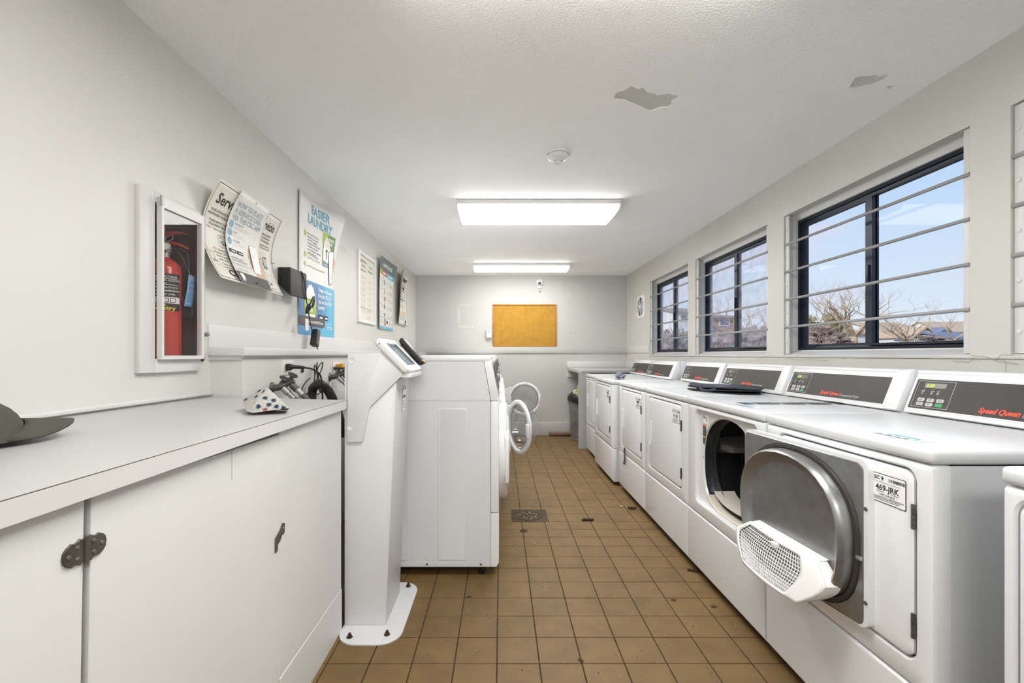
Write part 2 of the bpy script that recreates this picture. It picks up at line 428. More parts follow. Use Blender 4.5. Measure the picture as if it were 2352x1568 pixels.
class Art:
    """flat print laid on a surface given by fn(u, v, lift)"""
    def __init__(s, fn, parent, step=0.06, lift=0.0006):
        s.fn, s.parent, s.step, s.lift = fn, parent, step, lift; s.b = {}
    def _b(s, name, m):
        return s.b.setdefault((name, m), B())
    def rect(s, u0, v0, u1, v1, m, ly=1, name='print'):
        b = s._b(name, m)
        nu = max(1, int(abs(u1 - u0) / s.step)); nv = max(1, int(abs(v1 - v0) / s.step))
        g = [[b.bm.verts.new(s.fn(u0 + (u1 - u0) * i / nu, v0 + (v1 - v0) * j / nv, ly * s.lift)) for j in range(nv + 1)] for i in range(nu + 1)]
        for i in range(nu):
            for j in range(nv): b.bm.faces.new((g[i][j], g[i + 1][j], g[i + 1][j + 1], g[i][j + 1]))
    def poly(s, pts, m, ly=1, name='print'):
        b = s._b(name, m)
        tri = tessellate_polygon([[Vector((p[0], p[1], 0)) for p in pts]])
        vs = [b.bm.verts.new(s.fn(p[0], p[1], ly * s.lift)) for p in pts]
        for t in tri:
            try: b.bm.faces.new([vs[i] for i in t])
            except ValueError: pass
    def disc(s, u, v, r, m, ly=1, name='print', n=20, ry=None):
        s.poly([(u + r * math.cos(2 * PI * k / n), v + (ry or r) * math.sin(2 * PI * k / n)) for k in range(n)], m, ly, name)
    def frame(s, u0, v0, u1, v1, t, m, ly=1, name='print'):
        s.rect(u0, v0, u1, v0 + t, m, ly, name); s.rect(u0, v1 - t, u1, v1, m, ly, name)
        s.rect(u0, v0 + t, u0 + t, v1 - t, m, ly, name); s.rect(u1 - t, v0 + t, u1, v1 - t, m, ly, name)
    def text(s, txt, u, v, size, m, ly=2, bold=0.0, shear=0.0, width=None, center=False, name='lettering', rot=0.0):
        vs, fs = text_geo(txt, size, bold, shear)
        if not vs: return
        x0 = min(p[0] for p in vs); x1 = max(p[0] for p in vs)
        k = width / (x1 - x0) if width else 1.0
        off = (x1 - x0) * k / 2 if center else 0
        c, sn = math.cos(rot), math.sin(rot)
        b = s._b(name, m)
        V = []
        for p in vs:
            a, d = (p[0] - x0) * k - off, p[1]
            V.append(b.bm.verts.new(s.fn(u + a * c - d * sn, v + a * sn + d * c, ly * s.lift)))
        for f in fs:
            try: b.bm.faces.new([V[i] for i in f])
            except ValueError: pass
    def lines(s, u0, u1, v, n, pitch, th, m, ly=1, ragged=0.25, name='lettering'):
        for i in range(n):
            s.rect(u0, v - i * pitch, u1 - random.random() * ragged * (u1 - u0), v - i * pitch + th, m, ly, name)
    def done(s):
        for (name, m), b in s.b.items():
            part(name, b, m, s.parent, smooth=False, recalc=False)

# =================================================================== ROOM
XL, XR, YB, YF, ZC = -1.21, 1.796, 6.44, -1.7, 2.27
EYE_ROWS = [1523, 1463.1, 1414.1, 1372.5, 1335.6, 1303.9, 1277.7, 1253.5, 1232.9, 1214.9, 1197.5, 1179.9, 1163.1, 1147, 1132.8, 1119.6, 1107.6, 1096.3, 1086.2, 1077.2, 1068.4, 1059.4, 1051.7, 1044.3, 1037.4]
rows = [F * H / (y - VY) for y in EYE_ROWS]
while rows[0] > 1.1: rows.insert(0, rows[0] - 0.157)
while rows[-1] < YB: rows.append(rows[-1] + 0.157)
fl = part('floor', B().box(XL - .2, XR + .2, YF - .1, YB + .1, -0.12, -0.004), M['grout'], kind='structure')
TP = 0.1572; G = 0.0042
tilemesh = {}
far = B(); ntile = 0
DR = (0.075, 0.33, 3.087, 3.34)
for j in range(len(rows) - 1):
    ya, yb = rows[j] + G / 2, min(rows[j + 1], YB) - G / 2
    if yb - ya < 0.03: continue
    for k in range(-7, 12):
        xa = -0.0139 + k * TP + G / 2; xb = xa + TP - G
        if xb < (-0.68 if ya < 2.2 else -0.2) or xa > 1.16: continue
        if k * TP > 0.0 and ya < 3.25 and yb > 3.18 and 0.05 < (xa + xb) / 2 < 0.36: continue
        dz = random.uniform(-0.0006, 0.0006)
        if yb < 4.45 and ntile < 285:
            b = B().box(xa, xb, ya, yb, -0.008, dz, 0.0012, 1)
            part('floor_tile', b, M['tile'], fl); ntile += 1
        else:
            far.box(xa, xb, ya, yb, -0.008, dz)
part('distant_floor_tiles', far, M['tile'], fl, kind='stuff')
# tiles continue under the machines and behind the camera
und = B()
for j in range(-3, len(rows) - 1):
    if j < 0: ya, yb = rows[0] + j * TP + G / 2, rows[0] + (j + 1) * TP - G / 2
    else: ya, yb = rows[j] + G / 2, min(rows[j + 1], YB) - G / 2
    if yb - ya < .03: continue
    for k in range(-8, 12):
        xa = -0.0139 + k * TP + G / 2; xb = xa + TP - G
        inview = not (xb < (-0.68 if ya < 2.2 else -0.2) or xa > 1.16) and j >= 0
        if not inview: und.box(max(xa, XL), min(xb, XR), ya, yb, -0.008, 0.0)
part('covered_floor_tiles', und, M['tile'], fl, kind='stuff')

# ceiling: a paint skin with two torn-away patches over bare plaster
p1 = [(1408, 226), (1416, 213), (1438, 206), (1450, 197), (1466, 206), (1476, 201), (1487, 212), (1503, 214), (1508, 219), (1537, 215), (1545, 219), (1557, 219), (1555, 226), (1541, 232), (1545, 238), (1536, 246), (1515, 249), (1500, 255), (1489, 256), (1478, 250), (1463, 243), (1445, 236), (1432, 230), (1424, 231)]
p2 = [(1947, 203), (1960, 186), (1963, 180), (1976, 175), (1990, 175), (2000, 174), (2012, 172), (2018, 176), (2043, 170), (2036, 179), (2020, 189), (2006, 195), (1985, 199), (1963, 204)]
holes = [[onZ(x, y, ZC) for x, y in p] for p in (p1, p2)]
outer = [Vector((XL - .05, YF, ZC)), Vector((XR + .05, YF, ZC)), Vector((XR + .05, YB + .05, ZC)), Vector((XL - .05, YB + .05, ZC))]
tri = tessellate_polygon([outer] + holes)
allv = outer + holes[0] + holes[1]
cb = B(); vv = [cb.bm.verts.new(p) for p in allv]
for t in tri:
    try: cb.bm.faces.new([vv[i] for i in t])
    except ValueError: pass
for h in holes:
    cb.loft([h, [p + Vector((0, 0, 0.007)) for p in h]])
ce = part('ceiling', cb, M['ceil'], kind='structure', smooth=False)
part('bare_plaster', B().box(XL - .2, XR + .3, YF - .1, YB + .2, ZC + 0.007, ZC + 0.15), M['peel'], ce, label='smooth grey plaster showing through torn paint')
sm = B()
for q in ([(2036, 200), (2042, 197), (2050, 197), (2048, 202), (2040, 204)],):
    pts = [onZ(x, y, ZC - 0.0006) for x, y in q]; sm.face(pts)
part('paint_chip', sm, M['peel'], ce, smooth=False)

# walls
wl = B()
NY0, NY1, NZ0, NZ1 = 1.55, 1.84, 1.115, 1.685
wl.box(XL - .2, XL, YF, NY0, -0.05, ZC + .01); wl.box(XL - .2, XL, NY1, YB + .1, -0.05, ZC + .01)
wl.box(XL - .2, XL, NY0, NY1, -0.05, NZ0); wl.box(XL - .2, XL, NY0, NY1, NZ1, ZC + .01)
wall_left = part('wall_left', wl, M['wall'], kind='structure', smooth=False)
part('plumbing_chase', B().box(XL - .01, -1.078, 1.886, YB, 0, 1.122), M['wall'], wall_left)
part('chase_ledge', B().box(XL - .005, -1.055, 1.866, YB, 1.137, 1.172, 0.003), M['trim'], wall_left)
part('ledge_moulding', B().prism([(-1.21, 1.12), (-1.078, 1.12), (-1.074, 1.128), (-1.066, 1.131), (-1.066, 1.137), (-1.21, 1.137)], 'y', 1.878, YB), M['trim'], wall_left)
part('band_board', B().box(XL - .002, XL + .006, 1.87, YB, 1.172, 1.266, 0.001), M['trim'], wall_left)
part('counter_bead', B().box(XL, XL + .014, YF, 1.883, 0.975, 0.990, 0.004), M['trim'], wall_left)

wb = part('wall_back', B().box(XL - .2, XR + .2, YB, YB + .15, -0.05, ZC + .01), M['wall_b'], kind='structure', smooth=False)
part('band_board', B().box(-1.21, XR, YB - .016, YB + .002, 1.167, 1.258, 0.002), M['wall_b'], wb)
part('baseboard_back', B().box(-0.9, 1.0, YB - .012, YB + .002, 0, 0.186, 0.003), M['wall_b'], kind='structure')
part('wall_front', B().box(XL - .2, XR + .2, YF - .15, YF, -0.05, ZC + .01), M['wall'], kind='structure', smooth=False)
WIN = [(1.0 * a, b) for a, b in ((0.455, 1.595), (1.733, 2.874), (3.043, 4.180), (4.336, 5.455))]
wr = B(); TH = 0.16
ZS, ZT = 1.14, 2.018
wr.box(XR, XR + TH, YF, YB + .1, -0.05, ZS); wr.box(XR, XR + TH, YF, YB + .1, ZT, ZC + .01)
ed = [YF] + [v for wn in WIN for v in wn] + [YB + .1]
for i in range(0, len(ed), 2): wr.box(XR, XR + TH, ed[i], ed[i + 1], ZS, ZT)
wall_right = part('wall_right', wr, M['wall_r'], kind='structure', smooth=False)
part('band_board', B().box(XR - .010, XR + .002, 5.47, YB, 1.167, 1.258, 0.002), M['trim'], wall_right)
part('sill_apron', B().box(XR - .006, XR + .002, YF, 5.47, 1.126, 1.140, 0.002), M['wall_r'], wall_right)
ckp = B()
for pl in ([(2228, 815), (2245, 818), (2262, 818), (2283, 826), (2292, 822), (2300, 815), (2330, 816)], [(2306, 826), (2310, 834), (2309, 862)],
           [(2280, 824), (2292, 830), (2305, 830), (2340, 836)], [(2190, 828), (2225, 830), (2236, 820)], [(1740, 826), (1748, 822), (1756, 818), (1778, 816)],
           [(1584, 817), (1590, 822), (1596, 815)], [(1804, 822), (1830, 825), (1862, 825), (1900, 828)]):
    ckp.tube([onX(x, y, XR - 0.0063) for x, y in pl], 0.0008, 4, sub=3)
part('plaster_crack', ckp, M['crackm'], wall_right)

# ------------------------------------------------------------------ windows with dark frames and white bars
wlabels = ['nearest window, cut by the right edge of the picture', 'largest window in full view, beside the nearest dryers', 'middle window in the row of three', 'farthest window, next to the round wall vent']
FX = 1.885
for i, (y0, y1) in enumerate(WIN):
    wn = thing('window_%d' % (i + 1), (FX, (y0 + y1) / 2, ZS), None, None, kind='structure')
    z0, z1 = 1.170, 1.986
    part('window_lining', B().loft([atx(rloop(y0, y1, ZS, ZT, .002, 1), FX - .03), atx(rloop(y0 + .002, y1 - .002, z0, z1, .002, 1), FX - .012), atx(rloop(y0 + .002, y1 - .002, z0, z1, .002, 1), FX + .05)]), M['trim'], wn, smooth=False)
    fr = B()
    a = rloop(y0 + .003, y1 - .003, z0, z1, .003, 1); c = rloop(y0 + .034, y1 - .03, z0 + .022, z1 - .032, .002, 1)
    fr.loft([atx(a, FX + .045), atx(a, FX), atx(rloop(y0 + .02, y1 - .018, z0 + .014, z1 - .018, .002, 1), FX - .002), atx(rloop(y0 + .02, y1 - .018, z0 + .014, z1 - .018, .002, 1), FX + .01), atx(c, FX + .012), atx(c, FX + .045)])
    part('window_frame', fr, M['frame_dark'], wn, smooth=False)
    ym = (y0 + y1) / 2
    gm = M['glass'] if i < 2 else M['glass_haze']
    # far sash (slightly behind) and near sash
    s1 = B(); s1.loft([atx(rloop(ym - .012, y1 - .03, z0 + .02, z1 - .03, .002, 1), FX + .03), atx(rloop(ym - .012, y1 - .03, z0 + .02, z1 - .03, .002, 1), FX + .012), atx(rloop(ym + .028, y1 - .058, z0 + .034, z1 - .046, .002, 1), FX + .012), atx(rloop(ym + .028, y1 - .058, z0 + .034, z1 - .046, .002, 1), FX + .03)])
    o1 = part('sash', s1, M['frame_dark'], wn, smooth=False)
    part('glass_pane', B().box(FX + .018, FX + .022, ym + .026, y1 - .056, z0 + .032, z1 - .044), gm, o1, smooth=False)
    s2 = B(); s2.loft([atx(rloop(y0 + .03, ym + .03, z0 + .02, z1 - .03, .002, 1), FX + .02), atx(rloop(y0 + .03, ym + .03, z0 + .02, z1 - .03, .002, 1), FX - .006), atx(rloop(y0 + .05, ym - .012, z0 + .030, z1 - .042, .002, 1), FX - .006), atx(rloop(y0 + .05, ym - .012, z0 + .030, z1 - .042, .002, 1), FX + .02)])
    o2 = part('sash', s2, M['frame_dark'], wn, smooth=False)
    part('glass_pane', B().box(FX + .006, FX + .010, y0 + .048, ym - .010, z0 + .028, z1 - .040), gm, o2, smooth=False)
    part('latch', B().box(FX - .016, FX - .006, ym + .002, ym + .016, 1.50, 1.60, .003), M['frame_dark'], wn)
    part('window_sill', B().prism([(XR + .002, ZS), (FX + .04, ZS), (FX + .04, z0), (FX - .01, z0), (FX - .015, z0 - .006)], 'y', y0 + .001, y1 - .001), M['trim'], wn, smooth=False)
    gr = thing('security_bars', (1.81, ym, ZS), 'four white horizontal bars across the ' + ['window cut off at the right picture edge', 'largest fully visible window', 'middle of the three fully visible windows', 'farthest window near the round vent'][i], 'window bars', 'horizontal bars over the windows')
    for ys, ye in ((y1 - .034, y1 - .003), (y0 + .003, y0 + .034)):
        part('mounting_strip', B().box(1.806, 1.816, ys, ye, ZS + .006, ZT - .004, .001), M['trim'], gr)
        cyy = (ys + ye) / 2
    for zb in (1.315, 1.489, 1.663, 1.836):
        part('bar', B().tube([(1.803, y0 + .004, zb), (1.803, y1 - .004, zb)], 0.0075, 10, sub=0), M['bar'], gr)
    for zb in (1.40, 1.575, 1.75, 1.93, 1.22):
        part('bolt_head', B().lathe([(0.009, 0), (0.008, -.004), (0.001, -.006)], (1.806, y1 - .018, zb), 'x', 10, cap1=True), M['trim'], gr)

# =================================================================== LIGHT FIXTURES
def fixture(cx, y0, y1, L, label):
    t = thing('ceiling_light', (cx, (y0 + y1) / 2, ZC - .09), label, 'ceiling light', 'fluorescent ceiling lights')
    x0, x1 = cx - L / 2, cx + L / 2
    part('housing', B().box(x0 + .002, x1 - .002, y0 - .003, y1 + .003, ZC - .034, ZC - .001, .004), M['plastic_white'], t)
    pr = [(y0, ZC - .034), (y0 + .003, ZC - .050), (y0 + .02, ZC - .062), (y0 + .14, ZC - .070), ((y0 + y1) / 2, ZC - .071), (y1 - .14, ZC - .070), (y1 - .02, ZC - .062), (y1 - .003, ZC - .050), (y1, ZC - .034)]
    part('diffuser', B().prism(pr, 'x', x0 + .012, x1 - .012), M['diff'], t)
    for a, c in ((x0, x0 + .012), (x1 - .012, x1)):
        pe = [(y0 - .003, ZC - .020), (y0 + .001, ZC - .052), (y0 + .02, ZC - .065), (y0 + .14, ZC - .073), (y1 - .14, ZC - .073), (y1 - .02, ZC - .065), (y1 - .001, ZC - .052), (y1 + .003, ZC - .020)]
        part('end_cap', B().prism(pe, 'x', a, c), M['plastic_white'], t)
fixture(0.275, 3.285, 3.73, 1.20, 'bright flat ceiling light nearer the camera, beyond the smoke detector')
fixture(0.255, 5.56, 5.87, 1.20, 'bright ceiling light farthest away, in front of the back wall')
fixture(0.275, 0.86, 1.30, 1.19, 'ceiling light just above the top edge of the picture')
fixture(0.275, -1.25, -0.75, 1.19, 'unseen ceiling light added behind the camera to brighten the room')  # lamp added out of view to brighten the near end

sd = thing('smoke_detector', (0.32, 2.53, ZC - .05), 'round white smoke detector on the ceiling', 'smoke detector')
part('base', B().lathe([(.001, 0), (.066, 0), (.066, -.014), (.063, -.016)], (0.32, 2.53, ZC), 'z', 40), M['plastic_white'], sd)
part('cover', B().lathe([(.060, -.014), (.062, -.020), (.058, -.030), (.040, -.040), (.026, -.044), (.026, -.046), (.001, -.046)], (0.32, 2.53, ZC), 'z', 40), M['plastic_white'], sd)
part('sensor_cap', B().lathe([(.024, -.046), (.024, -.056), (.020, -.060), (.001, -.060)], (0.32, 2.53, ZC), 'z', 24), M['plastic_white'], sd)
sv = B()
for k in range(10):
    a = 2 * PI * k / 10; sv.box(0.32 + .0245 * math.cos(a) - .0015, 0.32 + .0245 * math.cos(a) + .0015, 2.53 + .0245 * math.sin(a) - .0015, 2.53 + .0245 * math.sin(a) + .0015, ZC - .054, ZC - .049)
part('vent_slot', sv, M['ink'], sd)

# =================================================================== LEFT: COUNTER, CABINET, FIRE CABINET
CY0, CY1, CXF = -0.35, 1.880, -0.642
ct = thing('laundry_counter', (-0.93, 0.8, 0), 'long white laminate folding counter along the left wall', 'counter')
tb = B()
T = [(XL + .001, CY0, .975), (CXF, CY0, .953), (CXF, CY1, .953), (XL + .001, CY1, .968)]
tb.loft([[Vector(p) - Vector((0, 0, .036)) for p in T], [Vector(p) for p in T]], True, True)
part('worktop', tb, M['counter'], ct, smooth=False)
part('edge_band', B().box(CXF, CXF + .0015, CY0, CY1, .917, .9515), M['trim'], ct, smooth=False)
part('edge_joint', B().box(CXF, CXF + .0012, CY0, CY1, .9517, .9529), M['dark_edge'], ct, smooth=False)
cx = -.66
cbn = thing('base_cabinet', (-0.93, 0.8, 0), 'white flush-door base cabinet under the left counter', 'cabinet')
part('carcass', B().box(-1.20, cx - .020, CY0, 1.865, 0, .915), M['dark_edge'], cbn, smooth=False)
def panel(name, ya0, ya1, yb0, yb1, z0, z1a, z1b, mt, x=cx, th=.018):
    # quadrilateral door: (ya0..ya1) along the bottom, (yb0..yb1) along the top
    P = [(ya0, z0), (ya1, z0), (yb1, z1b), (yb0, z1a)]
    return part(name, B().prism(P, 'x', x - th, x, .0012, 1), mt, cbn, smooth=False)
d1 = panel('door', CY0, .7000, CY0, .7185, 0.0, .914, .914, M['cab'])
d2 = panel('door', .7155, 1.348, .7300, 1.348, 0.0, .914, .903, M['cab'])
panel('end_panel', 1.3495, 1.874, 1.3495, 1.874, .1765, .915, .915, M['cab'])
part('toe_board', B().box(cx - .018, cx + .002, 1.3495, 1.876, 0, .1735, .001, 1), M['cab'], cbn)
part('plywood_edge', B().box(cx - .03, cx - .004, 1.8755, 1.883, .0, .915), M['ply'], cbn, smooth=False)
hs = B(); pts = []
prof = [(0, .0175), (.006, .0175), (.009, .021), (.012, .0185), (.018, .0165), (.024, .0185), (.026, .0165), (.031, .0145), (.036, .009), (.038, 0)]
up_ = [(u, v) for u, v in prof]; 
ol = [(u, v) for u, v in up_] + [(u, -v) for u, v in reversed(up_[:-1])] + [(-u, -v) for u, v in up_[1:]] + [(-u, v) for u, v in reversed(up_[1:-1])]
hy, hz = .7170, .832
hg = part('hinge', B().prism([(hy + u, hz + v) for u, v in ol], 'x', cx, cx + .0035, .0006, 1), M['gunmetal'], cbn, label='dark ornate metal hinge')
part('hinge_pin', B().tube([(cx + .0045, hy, hz - .021), (cx + .0045, hy, hz + .021)], .0035, 10, sub=0), M['gunmetal'], hg)
for u, v in ((.029, 0), (.014, .009), (.014, -.009), (-.029, 0), (-.014, .009), (-.014, -.009)):
    part('screw', B().lathe([(.0035, 0), (.003, .0014), (.0005, .0016)], (cx + .0035, hy + u, hz + v), 'x', 10), M['steel'], hg)
lt = part('latch_plate', B().prism([(1.321, .562), (1.335, .562), (1.337, .580), (1.352, .586), (1.362, .597), (1.378, .600), (1.380, .628), (1.366, .634), (1.350, .618), (1.321, .604)], 'x', cx, cx + .003, .0006, 1), M['gunmetal'], cbn, label='small dark latch plate on the door seam')
part('screw', B().lathe([(.0035, 0), (.003, .0014), (.0005, .0016)], (cx + .003, 1.371, .616), 'x', 10), M['steel'], lt)
part('split', B().box(cx + .0001, cx + .0005, 1.1105, 1.1118, .835, .905), M['ink_grey'], cbn)

# recessed fire extinguisher cabinet
fc = thing('fire_extinguisher_cabinet', (XL, 1.69, 1.09), 'white framed glass-fronted fire extinguisher cabinet in the left wall', 'cabinet')
WX = -1.385
lb = B()
lb.box(WX - .004, WX, NY0, NY1, NZ0, NZ1); lb.box(WX, XL + .004, NY1 - .004, NY1 - .0005, NZ0, NZ1); lb.box(WX, XL + .004, NY0 + .0005, NY0 + .004, NZ0, NZ1); lb.box(WX, XL + .004, NY0, NY1, NZ0 + .0005, NZ0 + .005)
part('wood_lining', lb, M['wood_dark'], fc, smooth=False)
part('inner_top', B().box(WX, XL + .004, NY0, NY1, NZ1 - .005, NZ1 - .001), M['galv'], fc, smooth=False)
CX = -1.191
Yo0, Yo1, Zo0, Zo1 = 1.494, 1.862, 1.078, 1.708
for nm, bb in (('casing_side', (Yo0, 1.562, Zo0 + .001, Zo1 - .001)), ('casing_head', (1.562, 1.800, 1.668, Zo1)), ('casing_sill', (1.562, 1.800, Zo0, 1.127))):
    part(nm, B().box(XL - .001, CX, bb[0], bb[1], bb[2], bb[3], .0025, 2), M['trim'], fc)
part('casing_side', B().prism([(-1.172, 1.786), (-1.172, 1.789), (-1.2085, 1.856), (-1.2085, 1.843)], 'z', 1.127, 1.690), M['trim'], fc, smooth=False)
DX = -1.171
dr = B(); dy0, dy1, dz0, dz1 = 1.566, 1.786, 1.124, 1.688
dr.box(CX, DX, dy0, dy0 + .011, dz0, dz1, .001, 1); dr.box(CX, DX, dy1 - .011, dy1, dz0, dz1, .001, 1)
dr.box(CX, DX, dy0 + .011, dy1 - .011, dz0, dz0 + .014, .001, 1); dr.box(CX, DX, dy0 + .011, dy1 - .011, dz1 - .036, dz1, .001, 1)
dof = part('door', dr, M['trim'], fc)
part('glass_pane', B().box(DX - .009, DX - .007, dy0 + .011, dy1 - .011, dz0 + .012, dz1 - .034), M['glass_case'], dof, smooth=False)
part('door_knob', B().lathe([(.004, 0), (.004, .008), (.0085, .009), (.0085, .022), (.001, .023)], (CX, 1.812, 1.222), 'x', 16), M['steel'], dof)
part('hinge_knuckle', B().box(DX - .004, DX + .004, dy0 - .006, dy0 + .002, dz1 - .03, dz1 + .004, .001, 1), M['galv'], dof)

ex, ey = -1.285, 1.735; ER = .052
fe = thing('fire_extinguisher', (ex, ey, NZ0 + .005), 'red fire extinguisher with black label standing in the glass cabinet', 'fire extinguisher')
zb = NZ0 + .006
part('cylinder', B().lathe([(.001, 0), (ER - .008, 0), (ER, .01), (ER, .345), (ER - .004, .362), (ER - .018, .378), (.018, .388), (.014, .396), (.001, .396)], (ex, ey, zb), 'z', 40), M['red'], fe)
part('neck', B().lathe([(.016, .39), (.016, .41), (.02, .412), (.02, .424), (.001, .424)], (ex, ey, zb), 'z', 20), M['galv'], fe)
part('valve_body', B().box(ex - .016, ex + .020, ey - .013, ey + .013, zb + .42, zb + .455, .004), M['galv'], fe)
part('handle', B().prism([(ex - .02, zb + .455), (ex + .02, zb + .455), (ex + .055, zb + .447), (ex + .085, zb + .430), (ex + .083, zb + .425), (ex + .05, zb + .440), (ex - .02, zb + .444)], 'y', ey - .009, ey + .009, .0015), M['red'], fe)
part('handle', B().prism([(ex - .02, zb + .462), (ex + .02, zb + .478), (ex + .06, zb + .484), (ex + .095, zb + .476), (ex + .06, zb + .490), (ex + .01, zb + .490), (ex - .025, zb + .472)], 'y', ey - .010, ey + .010, .0015), M['red'], fe)
# direction from the extinguisher to the room
dxy = Vector((-ex, -ey, 0)).normalized()
gc = Vector((ex, ey, zb + .43)) + dxy * .026
gm = Matrix.Translation(gc) @ dxy.to_track_quat('Z', 'Y').to_matrix().to_4x4()
part('gauge', B().lathe([(.001, -.004), (.015, -.004), (.0165, 0), (.0165, .007), (.014, .008), (.0135, .005), (.001, .005)], (0, 0, 0), 'z', 24).xf(gm), M['galv'], fe)
part('gauge_face', B().lathe([(.0125, .0055), (.001, .0056)], (0, 0, 0), 'z', 20).xf(gm), M['paper'], fe)
part('pull_ring', B().lathe([(.014 + .002 * math.cos(a), .002 * math.sin(a)) for a in [2 * PI * k / 8 for k in range(9)]], (0, 0, 0), 'z', 20).xf(Matrix.Translation((ex + .03, ey - .02, zb + .462)) @ Matrix.Rotation(1.1, 4, 'X')), M['galv'], fe)
part('seal_tag', B().prism([(-.008, 0), (.006, -.004), (.012, .035), (.010, .062), (-.008, .066), (-.012, .04)], 'y', -.0006, .0006).xf(Matrix.Translation((ex + .02, ey - .03, zb + .478)) @ Matrix.Rotation(-.45, 4, 'Y')), M['red'], fe)
part('hose', B().tube([(ex + .01, ey + .02, zb + .43), (ex + .05, ey + .045, zb + .42), (ex + .050, ey + .055, zb + .33), (ex + .045, ey + .055, zb + .2)], .006, 10), M['rubber'], fe)
part('hose_coil', B().lathe([(.022 + .008 * math.cos(a), .008 * math.sin(a)) for a in [2 * PI * k / 8 for k in range(9)]], (0, 0, 0), 'z', 20).xf(Matrix.Translation((ex + .045, ey + .05, zb + .19)) @ Matrix.Rotation(PI / 2, 4, 'X')), M['rubber'], fe)
a0 = math.atan2(dxy.y, dxy.x)
def cylf(u, v, l):
    a = a0 + u / ER
    return Vector((ex + (ER + .0006 + l) * math.cos(a), ey + (ER + .0006 + l) * math.sin(a), zb + v))
A = Art(cylf, fe, step=.008, lift=.0004)
A.rect(-.05, .185, .05, .325, M['panel_dark'], 1, 'label'); A.rect(-.05, .213, .05, .236, M['white_ink'], 2, 'label')
for k, z in enumerate((.310, .288, .265)): A.rect(-.045, z - .006, .045, z - .0045, M['white_ink'], 2, 'label')
A.text('INSTRUCTIONS', -.036, .3085, .012, M['white_ink'], 3, .01, width=.074)
for i, ln in enumerate(('PULL PIN. HOLD UNIT', 'UPRIGHT', 'START BACK 8 FEET.', 'AIM AT BASE OF FIRE', 'SQUEEZE LEVER,', 'SWEEP SIDE TO SIDE')):
    A.text(ln, -.030, .296 - i * .0125 - (i // 2) * .001, .0085, M['white_ink'], 3, .01)
for k in range(3): A.frame(-.034 + k * .024, .216, -.014 + k * .024, .233, .0025, M['ink'], 3, 'label')
A.text('ANSUL', -.034, .2025, .012, M['yellow'], 3, .02)
A.text('sentry', -.034, .1885, .020, M['yellow'], 3, .035, width=.068)
A.done()
tg = thing('inspection_tag', onX(430, 705, -1.215), 'blue inspection tag hanging beside the red extinguisher', 'tag')
def tagf(u, v, l):
    bend = .010 * math.sin(v * 18)
    p0 = onX(431, 704, -1.215)
    return p0 + Vector((l + bend * .4, u + (.115 - v) * -.17 + .0, v))
tb_ = B(); gg = [[tb_.bm.verts.new(tagf(u, v, 0)) for v in [.125 * j / 10 for j in range(11)]] for u in (0, .016, .034, .047)]
for i in range(3):
    for j in range(10): tb_.bm.faces.new((gg[i][j], gg[i + 1][j], gg[i + 1][j + 1], gg[i][j + 1]))
ot = part('card', tb_, M['bluetag'], tg, recalc=False)
md = ot.modifiers.new('t', 'SOLIDIFY'); md.thickness = .0006; md.offset = -1
A = Art(tagf, tg, step=.01, lift=.0005)
A.disc(.018, .114, .0055, M['orange'], 1, ry=.0055); A.lines(.006, .040, .098, 3, .005, .0012, M['dkgrey'])
A.disc(.016, .075, .006, M['dkgrey'], 1); A.disc(.016, .0755, .004, M['bluetag'], 2); A.rect(.024, .073, .040, .0765, M['dkgrey'])
A.lines(.006, .042, .066, 1, .004, .0012, M['sq_red']); A.lines(.006, .042, .060, 10, .0048, .0009, M['dkgrey'])
A.done()
part('tag_wire', B().tube([tagf(.018, .116, 0), (ex + .06, ey - .0, zb + .40), (ex + .03, ey, zb + .43)], .0006, 5), M['galv'], tg)

# baseball cap at the left picture edge
capc = Vector((-1.040, .850, .972))
hb = B(); loops = []
cd = Vector((.35, .94, 0)).normalized(); cs = Vector((-cd.y, cd.x, 0))   # brim direction
for j in range(9):
    t = j / 8 * PI / 2; rr = .098 * math.cos(t) ** .75 + .001; zz = .085 * math.sin(t)
    loops.append([capc + cd * (rr * 1.08 * math.cos(a)) + cs * (rr * .95 * math.sin(a)) + Vector((0, 0, zz)) for a in [2 * PI * k / 28 for k in range(28)]])
hb.loft(loops, False, True)
hat = thing('baseball_cap', capc, 'dark grey baseball cap lying on the counter at the left picture edge', 'cap')
part('crown', hb, M['hat'], hat)
bb = B(); top = []; bot = []
nb = 13
rowsb = []
for i in range(7):
    s_ = i / 6
    row = []
    for k in range(nb):
        a = -1.15 + 2.3 * k / (nb - 1)
        r0 = .098
        p0 = capc + cd * (r0 * 1.06 * math.cos(a)) + cs * (r0 * .94 * math.sin(a)); 
        L = .086 * math.cos(a * 1.25) ** .55 if abs(a * 1.25) < PI / 2 else 0
        p = p0 + cd * L * s_ + Vector((0, 0, .036 - .010 * s_ - .034 * (math.sin(a)) ** 2))
        p.z = max(p.z, capc.z + .003)
        row.append(p)
    rowsb.append(row)
V1 = [[bb.bm.verts.new(p) for p in r] for r in rowsb]
for i in range(6):
    for k in range(nb - 1): bb.bm.faces.new((V1[i][k], V1[i][k + 1], V1[i + 1][k + 1], V1[i + 1][k]))
ob = part('brim', bb, M['hat'], hat)
md = ob.modifiers.new('t', 'SOLIDIFY'); md.thickness = .004
part('button', B().sphere(capc + Vector((0, 0, .086)), .008, .008, .004), M['hat'], hat)

